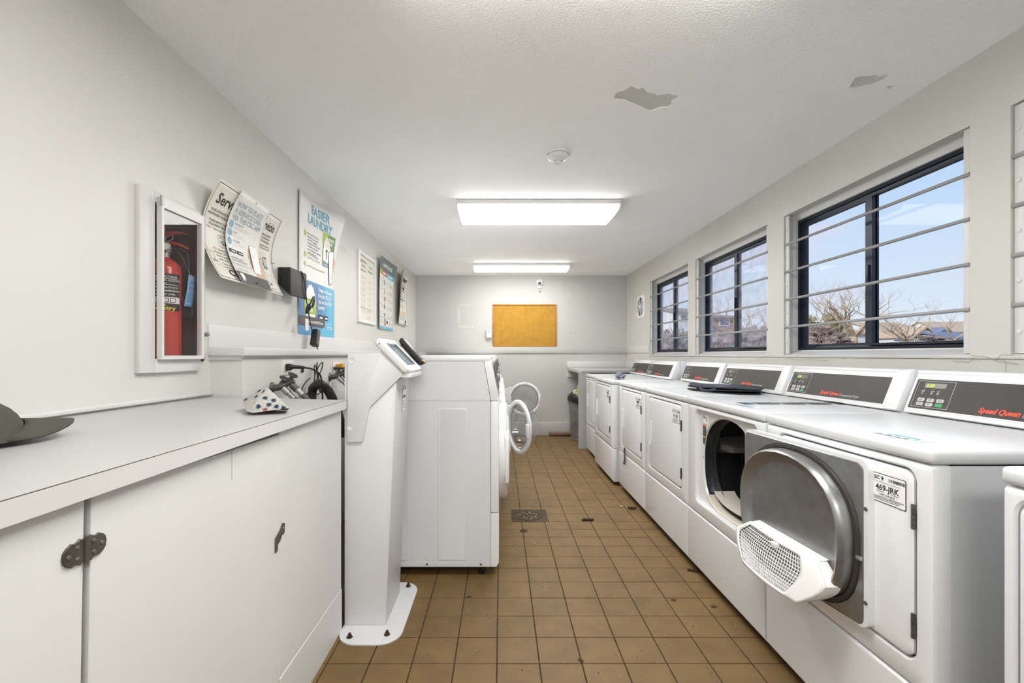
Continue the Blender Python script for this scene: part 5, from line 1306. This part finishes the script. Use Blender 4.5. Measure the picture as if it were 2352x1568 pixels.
        top_.loft([[sf(yy_at(0, j), -j / NZ_) for j in range(NZ_ + 1)], [Vector((.046, yy_at(0, j) , -.092 - j / NZ_ * .13)) for j in range(NZ_ + 1)]], closed=False)
        top_.loft([[sf(yy_at(NY_, j), -j / NZ_) for j in range(NZ_ + 1)], [Vector((.046, yy_at(NY_, j), -.092 - j / NZ_ * .13)) for j in range(NZ_ + 1)]], closed=False)
        part('lint_screen_rim', top_.xf(m), M['plastic_white'], d)
        # grid bars
        gb = B()
        i0, i1, j0, j1 = 2, NY_ - 7, 1, NZ_ - 1
        def gp(fi, fj):
            i = i0 + (i1 - i0) * fi; j = j0 + (j1 - j0) * fj
            return sf(yy_at(i, j), -j / NZ_, -.001)
        NA, NB = 28, 12
        for q in range(1, NA):
            gb.tube([gp(q / NA, k / 6) for k in range(7)], .0013, 4, sub=0)
        for q in range(1, NB):
            gb.tube([gp(k / 14, q / NB) for k in range(15)], .0013, 4, sub=0)
        part('lint_grid', gb.xf(m), M['plastic_white'], d, kind='stuff')
        part('lint_tab', B().box(-.006, .012, -.012, .012, -.008, .008, .002).xf(m @ Matrix.Translation(gp(.60, .06))), M['plastic_white'], d)
        for z in (.115, -.155):
            k_ = B()
            for q in range(5): k_.tube([(HX + .012, HY, zc + z - .030 + q * .0122), (HX + .012, HY, zc + z - .030 + q * .0122 + .0112)], .0048, 8, sub=0)
            part('hinge', k_, M['gunmetal'], t)
    return t

XD = 1.012
dryer(.255, .918, XD, 'dryer cut off by the right edge of the picture', mf=.028, sticker=None, led='3.00')
dryer(1.058, 1.728, XD, 'nearest fully visible dryer, door shut, its label reading 469-JRK', sticker='469-JRK', led='3.00', mn=.046)
dryer(1.737, 2.450, XD, 'open dryer showing its dark drum, door folded back over its neighbour', opened=True, mn=.050, mf=.094)
dryer(2.456, 3.170, XD, 'dryer with the dark navy folded bag on its lid', sticker='471-JRK', led='oPEn', ledm=M['led_dim'])
dryer(3.178, 3.866, XD, 'dryer with a grey rag hanging out under its door', sticker='', led='----', ledm=M['led_dim'])
dryer(3.945, 4.675, .972, 'dryer set slightly forward, grey lint ball on its lid', sticker='', led='3.00', ledm=M['led_dim'])
dryer(4.683, 5.365, XD, 'farthest dryer, next to the end table panel', sticker=None, led='----', ledm=M['led_dim'])
# stickers on two lids
for (ya, xa, lab) in ((2.05, 1.05, 0), (1.30, 1.06, 1)):
    d_ = [o for o in COL.objects if o.name.startswith('dryer') and o.parent is None][2 if lab == 0 else 1]
    def tf(u, v, l): return Vector((xa + v, ya - u, .9183 + l))
    A = Art(tf, d_, step=2, lift=.0004)
    A.rect(0, 0, .15, .045, M['white_ink'], 1, 'lid_sticker'); A.rect(.03, .025, .12, .040, M['blue1'], 2, 'lid_sticker')
    for q in range(5): A.disc(.02 + q * .028, .012, .007, M['dkgrey'] if q % 2 else M['blue1'], 2, 'lid_sticker', 10)
    A.lines(.01, .14, .003, 1, 1, .003, M['dkgrey'], 3); A.done()

# collapsed navy bag on a dryer lid
bg_ = thing('folded_bag', (1.36, 2.76, .918), 'dark navy collapsed mesh laundry bag lying on a dryer lid', 'bag', None)
cpx, cpy = 1.345, 2.765
for k in range(3):
    b = B(); lps = []
    for ring, (rr, hh) in enumerate(((1.0, 0), (1.0, .007), (.86, .0115), (.5, .010), (.05, .0095))):
        lp_ = []
        for q in range(40):
            a = 2 * PI * q / 40
            wv = 1 + .025 * math.sin(5 * a + k * 2) + .015 * math.sin(9 * a + k)
            rx, ry = .145, .262
            x_ = rx * rr * wv * math.cos(a); y_ = ry * rr * wv * math.sin(a)
            lp_.append(Vector((cpx + x_ * .97 + y_ * -.20 + .006 * k, cpy + y_ * .98 + x_ * .1 - .008 * k, .9185 + k * .0118 + hh + .0035 * math.sin(3 * a + k) * (rr > .9) * (k > 0) + (.004 if rr > .9 and k > 0 else 0))))
        lps.append(lp_)
    b.loft(lps, True, True)
    part('fabric_layer', b, (M['navy2'], M['navy2'], M['navy'])[k], bg_)
part('handle_strap', B().tube([(1.205, 2.72, .952), (1.175, 2.66, .944), (1.18, 2.60, .938), (1.22, 2.57, .946)], .006, 8), M['navy'], bg_)
part('binding_label', B().tube([(1.185, 2.86, .935), (1.19, 2.82, .936), (1.20, 2.78, .936)], .0035, 6), M['cream'], bg_)
lb_ = B().sphere((1.085, 4.14, .956), .036, .036, .033, 20, .07)
for q in range(4): lb_.sphere((1.085 + random.uniform(-.03, .03), 4.12 + random.uniform(-.03, .02), .945 + random.uniform(-.015, .02)), .018, .018, .014, 12, .12)
lb_.sphere((1.05, 4.09, .9265), .022, .02, .006, 12, .1)
part('lint_ball', lb_, M['lint'], label='grey ball of lint sitting on a dryer lid', cat='lint', kind=None)
rg = B(); lps = []
for k in range(12):
    z = .392 - k * .0125; w_ = .011 + .004 * math.sin(k * 1.3) + (.006 if k > 8 else 0); y_ = 3.655 + .008 * math.sin(k * .7) + .0012 * k
    lps.append([Vector((1.001 + .006 * math.cos(a), y_ + w_ * math.sin(a), z)) for a in [2 * PI * q / 10 for q in range(10)]])
rg.loft(lps, True, True)
part('hanging_rag', rg, M['sock'], label='dark grey rag hanging from under a dryer door', cat='cloth')

# =================================================================== END TABLE, BIN, BACK WALL
tt = thing('end_table', (1.3, 5.95, 0), 'white built-in laminate table filling the far right corner', 'table')
tp = [(.945, 6.425), (.945, 5.62), (.955, 5.53), (.985, 5.49), (1.79, 5.49), (1.79, 6.425)]
part('tabletop', B().prism(tp, 'z', .923, .9585, .002, 1), M['counter'], tt)
part('side_panel', B().box(.945, 1.085, 5.492, 5.515, 0, .922, .001, 1), M['counter'], tt)
part('wall_cleat', B().box(.943, 1.78, 6.405, 6.438, .830, .922), M['trim'], tt)
part('backsplash', B().box(.940, 1.79, 6.418, 6.438, .960, 1.052, .002), M['trim'], tt)
part('backsplash', B().box(1.772, 1.790, 5.49, 6.417, .960, 1.052, .002), M['trim'], tt)

tc_ = thing('trash_can', (1.150, 6.12, 0), 'fluted grey metal bin with black liner, under the end table', 'trash can')
n = 96; lps = []
for z, r_ in ((.0, .198), (.012, .204), (.02, .200), (.045, .198), (.06, .200), (.30, .212), (.54, .226), (.565, .228), (.572, .234), (.585, .234)):
    lps.append([Vector((1.150 + (r_ + (.0035 * math.cos(q * PI / 2 * 1.0) if .05 < z < .56 else 0)) * math.cos(2 * PI * q / n), 6.12 + (r_ + (.0035 * math.cos(q * PI / 2) if .05 < z < .56 else 0)) * math.sin(2 * PI * q / n), z)) for q in range(n)])
tcb = B(); tcb.loft(lps, True, False)
part('can_body', tcb, M['galvcan'], tc_)
part('side_handle', B().tube([(.930, 6.08, .53), (.912, 6.085, .50), (.912, 6.115, .49), (.930, 6.12, .53)], .004, 6), M['galv'], tc_)
lps = []
for z, r_ in ((.515, .237), (.545, .243), (.585, .241), (.605, .232), (.612, .215), (.58, .18), (.54, .15)):
    lps.append([Vector((1.150 + (r_ + random.uniform(-.006, .006)) * math.cos(2 * PI * q / 40), 6.12 + (r_ + random.uniform(-.006, .006)) * math.sin(2 * PI * q / 40), z + random.uniform(-.012, .012) * (z < .60) + .012 * math.sin(q * .9))) for q in range(40)])
part('bin_liner', B().loft(lps, False, True), M['bag_black'], tc_)
for k, (x, y, z, mm, s_) in enumerate(((1.02, 6.05, .64, 'lime_trash', .055), (1.09, 6.10, .70, 'lime_trash', .060), (1.0, 6.10, .61, 'bag_black', .05), (1.14, 6.0, .66, 'bag_black', .07), (1.17, 6.14, .68, 'cream', .06), (1.04, 6.0, .60, 'cloth', .04))):
    o = part('crumpled_wrapper' if mm != 'bag_black' else 'black_bag_scrap', B().sphere((x, y, z), s_, s_ * .9, s_ * .75, 20, .16), M[mm], label=['lime green wrapper at the left rim of the grey bin', 'topmost lime and white wrapper heaped in the grey bin', 'black plastic scrap at the left side of the heaped bin', 'black plastic scrap at the front of the heaped bin', 'cream crumpled paper in the heaped grey bin', 'pale crumpled tissue low at the bin rim'][k], cat='trash', group='rubbish heaped in the bin')
rt = thing('draft_roll', (.82, 6.38, 0), 'brown striped rolled towel on the floor against the back wall', 'towel')
rp_ = [(.68, 6.365, .032), (.76, 6.372, .030), (.84, 6.365, .030), (.92, 6.375, .031), (1.0, 6.37, .030)]
part('roll', B().tube(rp_, .030, 16, sub=5), M['towel'], rt)
for k in range(16):
    x = .692 + k * .019
    part('stripe', B().lathe([(.0302, -.0035), (.0312, -.003), (.0312, .003), (.0302, .0035)], (x, 6.365 + .004 * math.sin(k * .5), .031), 'x', 16), M['towel2'], rt)

cbt = thing('corkboard', ((-.112 + .790) / 2, YB, 1.256), 'amber yellow framed corkboard on the back wall', 'noticeboard')
bx0, bx1, bz0, bz1 = -.1125, .7915, 1.258, 1.858
part('cork_face', B().box(bx0 + .012, bx1 - .012, YB - .010, YB - .001, bz0 + .008, bz1 - .012), M['cork'], cbt, smooth=False)
part('frame_rail', B().box(bx0, bx1, YB - .020, YB - .001, bz1 - .014, bz1, .002), M['cork_frame'], cbt); part('frame_rail', B().box(bx0, bx1, YB - .020, YB - .001, bz0, bz0 + .012, .002), M['cork_frame'], cbt)
part('frame_stile', B().box(bx0, bx0 + .018, YB - .020, YB - .001, bz0 + .012, bz1 - .014, .002), M['cork_frame'], cbt); part('frame_stile', B().box(bx1 - .022, bx1, YB - .020, YB - .001, bz0 + .012, bz1 - .014, .002), M['cork_frame'], cbt)
for x, z in ((bx0 + .03, bz1 - .006), (bx0 + .46, bz1 - .006), (bx0 + .70, bz1 - .006), (bx1 - .03, bz1 - .006), (bx0 + .03, bz0 + .006), (bx0 + .45, bz0 + .006), (bx1 - .03, bz0 + .006)):
    part('screw', B().lathe([(.005, 0), (.004, -.002), (.0005, -.003)], (x, YB - .020, z), 'y', 8), M['rust'], cbt)
swb = thing('wall_switch_box', (-.165, YB, 1.38), 'small grey metal box on the back wall left of the amber board', 'switch')
part('box', B().box(-.205, -.124, YB - .045, YB - .001, 1.378, 1.500, .006), M['switchbox'], swb)
part('cover_plate', B().box(-.198, -.131, YB - .048, YB - .045, 1.386, 1.492, .002), M['plastic_white'], swb)
part('key_hole', B().lathe([(.007, 0), (.006, -.003), (.0005, -.0032)], (-.165, YB - .048, 1.470), 'y', 12), M['ink'], swb)
wc = thing('wall_camera', (.553, YB, 2.13), 'round white wall camera with dark lens, high on the back wall', 'camera')
part('housing', B().lathe([(.052, 0), (.052, -.02), (.045, -.038), (.028, -.046), (.001, -.047)], (.552, YB, 2.168), 'y', 30), M['plastic_white'], wc)
part('lens', B().lathe([(.021, -.040), (.021, -.052), (.015, -.055), (.001, -.056)], (.549, YB, 2.150), 'y', 20), M['dkgrey'], wc)
part('bracket', B().box(.522, .588, YB - .012, YB - .001, 2.085, 2.125, .003), M['plastic_white'], wc)
part('patched_hole', B().sphere((.558, YB - .002, 2.040), .012, .004, .014, 12, .15), M['cork_frame'], wb)
part('screw_hole', B().lathe([(.005, 0), (.004, -.001), (.0005, -.001)], (.985, YB, 1.462), 'y', 8), M['ink'], wb)
for k, (q0, q1) in enumerate((((1054, 706), (1054, 742)), ((1054, 749), (1088, 751)), ((1089, 742), (1090, 732)), ((1056, 700), (1081, 701)))):
    a = onY(*q0, YB - .001); c = onY(*q1, YB - .001)
    nn_ = 14; tpb = B()
    d = (c - a); nrm_ = Vector((-d.z, 0, d.x)).normalized()
    w_ = .016 if k < 2 else .009
    L0 = [a + d * q / nn_ + nrm_ * (w_ * random.uniform(.6, 1.2)) for q in range(nn_ + 1)]; L1 = [a + d * q / nn_ - nrm_ * (w_ * random.uniform(.6, 1.2)) for q in range(nn_ + 1)]
    tpb.loft([L0, L1], closed=False); part('tape_mark', tpb, M['tape'], wb, smooth=False)
tpb = B(); tpb.loft([[onX(782, 566, XL + .001), onX(786, 563, XL + .001), onX(794, 570, XL + .001)], [onX(781, 575, XL + .001), onX(788, 578, XL + .001), onX(794, 581, XL + .001)]], closed=False); part('tape_mark', tpb, M['tape'], wall_left, smooth=False)

vn = thing('wall_vent', (XR, 5.78, 1.61), 'round dark fan vent on a white plate, beside the farthest window', 'vent')
vy, vz = 5.785, 1.757
part('plate', B().loft([atx(rloop(vy - .155, vy + .155, vz - .145, vz + .145, .03, 4), XR), atx(rloop(vy - .155, vy + .155, vz - .145, vz + .145, .03, 4), XR - .008), atx(rloop(vy - .149, vy + .149, vz - .139, vz + .139, .028, 4), XR - .011)], False, True), M['plastic_white'], vn)
part('duct_opening', B().lathe([(.118, -.0115), (.112, -.0118), (.001, -.0118)], (XR, vy, vz), 'x', 36), M['ink'], vn)
for r_ in (.118, .088, .058, .030): part('grille_ring', B().lathe([(r_ + .0035 * math.cos(a), -.014 + .0035 * math.sin(a)) for a in [2 * PI * q / 8 for q in range(9)]], (XR, vy, vz), 'x', 36), M['plastic_white'], vn)
for k in range(6):
    a = k * PI / 3 + .3; part('grille_spoke', B().tube([(XR - .015, vy + .03 * math.cos(a), vz + .03 * math.sin(a)), (XR - .015, vy + .118 * math.cos(a), vz + .118 * math.sin(a))], .004, 6, sub=0), M['plastic_white'], vn)
part('hub', B().lathe([(.022, -.012), (.020, -.020), (.001, -.021)], (XR, vy, vz), 'x', 16), M['plastic_white'], vn)

# =================================================================== FLOOR DRAIN AND LITTER
fd = thing('floor_drain', (.20, 3.21, 0), 'rusty round-grated square floor drain in the aisle', 'drain')
x0, x1, y0, y1 = DR
part('drain_plate', B().box(x0, x1, y0, y1, -.006, .0012, .001, 1), M['iron'], fd)
dcx, dcy = (x0 + x1) / 2 - .01, (y0 + y1) / 2
part('grate_rim', B().lathe([(.100, .001), (.100, .003), (.092, .0035), (.090, .0015)], (dcx, dcy, 0), 'z', 36), M['iron'], fd)
hl = B()
for i in range(-6, 7):
    for j in range(-6, 7):
        xx, yy = i * .0135 + (j % 2) * .0067, j * .0125
        if xx * xx + yy * yy < .082 ** 2: hl.lathe([(.0042, .0017), (.0004, .0018)], (dcx + xx, dcy + yy, 0), 'z', 7)
part('drain_holes', hl, M['hole'], fd, kind='stuff')
cr2 = B()
for k in range(70):
    a, r_ = random.random() * 2 * PI, .085 * math.sqrt(random.random()); cr2.sphere((dcx + r_ * math.cos(a), dcy + r_ * math.sin(a), .0025), random.uniform(.0015, .004), random.uniform(.0015, .004), .0012, 12, .2)
part('lint_crumbs', cr2, M['crumb'], fd, kind='stuff')
def clump(px, py, w_, d_, h_, name, label, cat, m=None, n_=7, grp='dirt clumps on the tiles'):
    p = onZ(px, py, 0); b = B()
    for k in range(n_):
        fx = (k / max(1, n_ - 1) - .5)
        b.sphere((p.x + fx * w_, p.y + random.uniform(-.5, .5) * d_, h_ * .5), w_ / n_ * random.uniform(.9, 1.6), d_ * random.uniform(.3, .5), h_ * random.uniform(.35, .55), 12, .22)
    part(name, b, m or M['debris'], label=label, cat=cat, group=grp)
clump(1350, 1195, .066, .022, .016, 'dead_leaf', 'dark curled leaf lying in the middle of the aisle', 'leaf')
clump(1452, 1169, .045, .020, .018, 'dirt_clump', 'brown dirt clump on the floor near the dryers, beyond the drain', 'dirt')
clump(1591, 1312, .040, .020, .010, 'dirt_clump', 'black dirt lump under the edge of the open dryer', 'dirt')
clump(1428, 1164, .016, .014, .012, 'paper_scrap', 'tiny pale scrap beside the brown dirt clump', 'scrap', M['crumb'], 4)
p = onZ(1203, 1219.5, 0)
part('elastic_band', B().lathe([(.021 + .0022 * math.cos(a), .0022 + .0022 * math.sin(a)) for a in [2 * PI * q / 6 for q in range(7)]], (0, 0, 0), 'z', 20).xf(Matrix.Translation((p.x, p.y, .0005)) @ Matrix.Diagonal((1.05, .75, 1, 1))), M['black'], label='small black elastic ring on the tiles near the drain', cat='hair tie')
for nm, mm, nk, box_ in (('pale_crumbs', 'crumb', 70, ((0.02, .32), (2.6, 4.6))), ('dark_specks', 'crumb_dk', 110, ((-.4, 1.0), (1.6, 4.5))), ('scattered_crumbs', 'crumb', 50, ((-.3, 1.0), (1.6, 5.5)))):
    b = B()
    for k in range(nk):
        b.sphere((random.uniform(*box_[0]), random.uniform(*box_[1]), .001), random.uniform(.001, .0035), random.uniform(.001, .0035), .001, 12, .25)
    part(nm, b, M[mm], kind='stuff', label={'pale_crumbs': 'pale lint crumbs strewn beside the washing machines', 'dark_specks': 'dark specks of dirt over the tiled aisle', 'scattered_crumbs': 'scattered pale crumbs over the tiled aisle'}[nm], cat='crumbs')
for k, (px, py) in enumerate(((1547, 1377), (1077, 1370), (1334, 1516), (1640, 1392))):
    p = onZ(px, py, .0012); st = B()
    st.face([p + Vector((.014 * random.uniform(.6, 1.2) * math.cos(a), .011 * random.uniform(.6, 1.2) * math.sin(a), 0)) for a in [2 * PI * q / 11 for q in range(11)]])
    part('grease_spot', st, M['crumb_dk'], fl, smooth=False)

# =================================================================== OUTSIDE
gz = lambda X: -.3 + .040 * max(0, X - 3)
g = B(); xs = [2.2, 6, 12, 20, 30, 45, 60, 80, 110, 200]; yv = [-60, -20, 0, 15, 30, 45, 60, 90, 140, 260]
GG = [[g.bm.verts.new((x, y, gz(x))) for y in yv] for x in xs]
for i in range(len(xs) - 1):
    for j in range(len(yv) - 1): g.bm.faces.new((GG[i][j], GG[i + 1][j], GG[i + 1][j + 1], GG[i][j + 1]))
part('ground_outside', g, M['ground'], kind='structure', smooth=False)
def at(px, py, Y): return onY(px, py, Y)
def gable(name, label, pxl, pxr, py_base, py_eave, py_ridge, Y, dep, roofm, wallm=M['siding'], ridge_along='x', wins=(), garage=None, grp='houses beyond the windows'):
    a = at(pxl, py_base, Y); c = at(pxr, py_eave, Y); rdg = at(pxl, py_ridge, Y).z
    x0, x1, z0, z1 = a.x, c.x, min(a.z, gz(a.x) - .3), c.z
    t = thing(name, ((x0 + x1) / 2, Y + dep / 2, gz((x0 + x1) / 2)), label, 'house', grp)
    if ridge_along == 'x':
        part('walls', B().prism([(Y, z0), (Y + dep, z0), (Y + dep, z1), (Y + dep / 2, rdg - .15), (Y, z1)], 'x', x0, x1), wallm, t, smooth=False)
        o_ = .4
        part('roof_slope', B().prism([(Y - o_, z1 - .1), (Y + dep / 2, rdg), (Y + dep / 2, rdg + .15), (Y - o_, z1 + .08)], 'x', x0 - .3, x1 + .3), roofm, t, smooth=False)
        part('roof_slope', B().prism([(Y + dep + o_, z1 - .1), (Y + dep / 2, rdg), (Y + dep / 2, rdg + .15), (Y + dep + o_, z1 + .08)], 'x', x0 - .3, x1 + .3), roofm, t, smooth=False)
    else:
        xm = (x0 + x1) / 2
        part('walls', B().prism([(x0, z0), (x1, z0), (x1, z1), (xm, rdg - .15), (x0, z1)], 'y', Y, Y + dep), wallm, t, smooth=False)
        for sx0, sg in ((x0 - .3, 1), (x1 + .3, -1)):
            part('roof_slope', B().prism([(sx0, z1 - .15), (xm, rdg), (xm, rdg + .15), (sx0, z1 + .05)], 'y', Y - .3, Y + dep + .3), roofm, t, smooth=False)
    for (wx0, wy0, wx1, wy1) in wins:
        p0_, p1_ = at(wx0, wy1, Y - .05), at(wx1, wy0, Y - .05)
        w_ = part('window', B().box(p0_.x, p1_.x, Y - .08, Y + .02, p0_.z, p1_.z), M['siding'], t, smooth=False)
        part('pane', B().box(p0_.x + .1, p1_.x - .1, Y - .10, Y - .07, p0_.z + .1, p1_.z - .1), M['far_glass'], w_, smooth=False)
    if garage:
        p0_, p1_ = at(garage[0], garage[3], Y), at(garage[2], garage[1], Y)
        gd = part('garage_door', B().box(p0_.x, p1_.x, Y - .10, Y + .02, p0_.z, p1_.z), M['siding'], t, smooth=False)
        wd = (p1_.x - p0_.x)
        for k in range(4): part('pane', B().box(p0_.x + wd * (.08 + .22 * k), p0_.x + wd * (.08 + .22 * k + .16), Y - .13, Y - .09, p1_.z - .95, p1_.z - .45), M['far_glass'], gd, smooth=False)
        for k in range(3): part('panel_joint', B().box(p0_.x, p1_.x, Y - .115, Y - .09, p0_.z + .6 * (k + 1), p0_.z + .6 * (k + 1) + .05), M['ink_ltgrey'], gd, smooth=False)
    return t
gable('garage_house', 'white garage house with a row of four door panes, behind the bare tree', 1898, 1992, 800, 766, 750, 62, 9, M['roof_tan'], garage=(1927, 769, 1955, 797))
gable('long_house', 'long tan-roofed white house right of the window mullion', 2012, 2112, 800, 757, 737, 74, 10, M['roof_tan'], wins=((2030, 768, 2040, 780), (2062, 766, 2076, 782)))
gable('gable_house', 'small white gable-fronted house in the middle distance', 2098, 2152, 800, 772, 752, 60, 8, M['roof_tan'], ridge_along='y')
gable('blue_roof_house', 'white house with a blue roof at the right edge of the window', 2192, 2262, 800, 777, 762, 50, 7, M['roof_blue'], wins=((2199, 780, 2202, 790), (2213, 780, 2218, 790)))
gable('tan_roof_house', 'tan-roofed house on the skyline at the right', 2180, 2320, 800, 762, 735, 85, 12, M['roof_tan'])
gable('blue_grey_house', 'blue-grey house between the small trees', 2146, 2196, 800, 776, 752, 72, 8, M['roof_blue'], wallm=M['ink_lblue'], ridge_along='y')
gable('brick_house', 'red-brown brick house seen through the middle window', 1636, 1692, 840, 728, 717, 46, 9, M['roof_brown'], wallm=M['brick'], wins=((1652, 731, 1676, 749),))
gable('sided_house', 'white sided two-storey house seen through the farthest window', 1556, 1600, 840, 716, 700, 44, 9, M['roof_brown'], wins=((1562, 722, 1580, 738), (1562, 762, 1580, 774)))
gable('white_house', 'pale house behind the brush, seen through the farthest window', 1518, 1556, 840, 716, 706, 60, 8, M['roof_tan'], wins=((1524, 722, 1532, 734),))

def tree(base, height, spread, label, seed, levels=5, r0=.16, n0=5, lean=0.0, name='bare_tree', grp='bare winter trees outside'):
    rnd = random.Random(seed); b = B(); segs = []
    def grow(p, d, L, r, lv):
        q = p; pts = [(q, r)]; dd = d.copy(); ns = 3
        for k in range(ns):
            dd = (dd + Vector((rnd.uniform(-.28, .28), rnd.uniform(-.28, .28), rnd.uniform(-.12, .22)))).normalized()
            q = q + dd * (L / ns); pts.append((q, r * (1 - .38 * (k + 1) / ns)))
        segs.append(pts)
        if lv <= 0: return
        nb_ = rnd.choice((2, 3, 3)) if lv > 1 else 3
        for k in range(nb_):
            i = rnd.choice((1, 2, 3, 3)); a = rnd.uniform(0, 2 * PI); s = rnd.uniform(.45, 1.0) * spread
            nd = (dd + Vector((math.cos(a) * s, math.sin(a) * s, rnd.uniform(-.15, .35)))).normalized()
            grow(pts[i][0], nd, L * rnd.uniform(.62, .82), pts[i][1] * rnd.uniform(.55, .7), lv - 1)
    tr_ = Vector((lean, 0, 1)).normalized(); q = Vector(base)
    trunk = [(q, r0 * 1.3), (q + tr_ * height * .14, r0), (q + tr_ * height * .28, r0 * .9)]
    tb2 = B()
    def put(bb_, pts, n_):
        lps_ = []
        for i, (p, r) in enumerate(pts):
            d = (pts[min(i + 1, len(pts) - 1)][0] - pts[max(i - 1, 0)][0]).normalized(); a = d.orthogonal().normalized(); c = d.cross(a)
            lps_.append([p + (a * math.cos(2 * PI * k / n_) + c * math.sin(2 * PI * k / n_)) * r for k in range(n_)])
        bb_.loft(lps_)
    put(tb2, trunk, 8)
    for k in range(n0):
        a = 2 * PI * k / n0 + rnd.uniform(-.3, .3); s = rnd.uniform(.5, 1.1) * spread
        grow(trunk[-1][0], Vector((math.cos(a) * s, math.sin(a) * s, rnd.uniform(.5, 1))).normalized(), height * .27, r0 * .55, levels - 1)
    for pts in segs: put(b, pts, 4)
    t = thing(name, base, label, 'tree', grp)
    part('trunk', tb2, M['bark'], t, recalc=False); part('branches', b, M['bark'], t, recalc=False, smooth=False, kind='stuff')
def gp_(px, Y):
    X = (px - VX) * Y / F; return (X, Y, gz(X))
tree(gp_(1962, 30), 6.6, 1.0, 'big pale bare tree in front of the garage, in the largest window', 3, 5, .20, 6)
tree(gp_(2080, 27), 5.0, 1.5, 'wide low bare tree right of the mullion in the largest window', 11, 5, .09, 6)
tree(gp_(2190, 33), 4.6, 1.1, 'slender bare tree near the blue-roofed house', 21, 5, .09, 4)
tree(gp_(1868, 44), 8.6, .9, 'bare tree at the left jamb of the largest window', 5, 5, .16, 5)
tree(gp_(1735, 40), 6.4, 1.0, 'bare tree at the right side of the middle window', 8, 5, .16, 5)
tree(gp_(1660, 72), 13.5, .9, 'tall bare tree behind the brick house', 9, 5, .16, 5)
def bush(px0, px1, py_top, Y, label, m, seed, name='bush'):
    rnd = random.Random(seed); b = B(); x0, x1 = (px0 - VX) * Y / F, (px1 - VX) * Y / F; zt_ = H - (py_top - VY) * Y / F; z0 = gz(x0)
    for k in range(110):
        f = rnd.random(); x = x0 + (x1 - x0) * f; top = z0 + (zt_ - z0) * (1 - .6 * abs(2 * f - 1) ** 2.2)
        z = z0 + (top - z0) * rnd.random() ** .6
        b.sphere((x, Y + rnd.uniform(-1.2, 1.2), z), (x1 - x0) * .045, .4, (zt_ - z0) * .05, 12, .45)
    tw = B()
    for k in range(900):
        f = rnd.random(); x = x0 + (x1 - x0) * f; top = z0 + (zt_ - z0) * (1 - .6 * abs(2 * f - 1) ** 2.2)
        p = Vector((x, Y + rnd.uniform(-1.4, 1.0), z0 + (top - z0) * rnd.uniform(.4, .95))); q = p + Vector((rnd.uniform(-.4, .4), rnd.uniform(-.3, .3), rnd.uniform(.3, .7))) * (zt_ - z0) * .22
        tw.tube([p, q], .012, 3, sub=0)
    t = thing(name, ((x0 + x1) / 2, Y, z0), label, 'bush', 'bushes outside the windows')
    part('foliage', b, m, t, smooth=False, recalc=False, kind='stuff'); part('twigs', tw, m, t, smooth=False, recalc=False, kind='stuff')
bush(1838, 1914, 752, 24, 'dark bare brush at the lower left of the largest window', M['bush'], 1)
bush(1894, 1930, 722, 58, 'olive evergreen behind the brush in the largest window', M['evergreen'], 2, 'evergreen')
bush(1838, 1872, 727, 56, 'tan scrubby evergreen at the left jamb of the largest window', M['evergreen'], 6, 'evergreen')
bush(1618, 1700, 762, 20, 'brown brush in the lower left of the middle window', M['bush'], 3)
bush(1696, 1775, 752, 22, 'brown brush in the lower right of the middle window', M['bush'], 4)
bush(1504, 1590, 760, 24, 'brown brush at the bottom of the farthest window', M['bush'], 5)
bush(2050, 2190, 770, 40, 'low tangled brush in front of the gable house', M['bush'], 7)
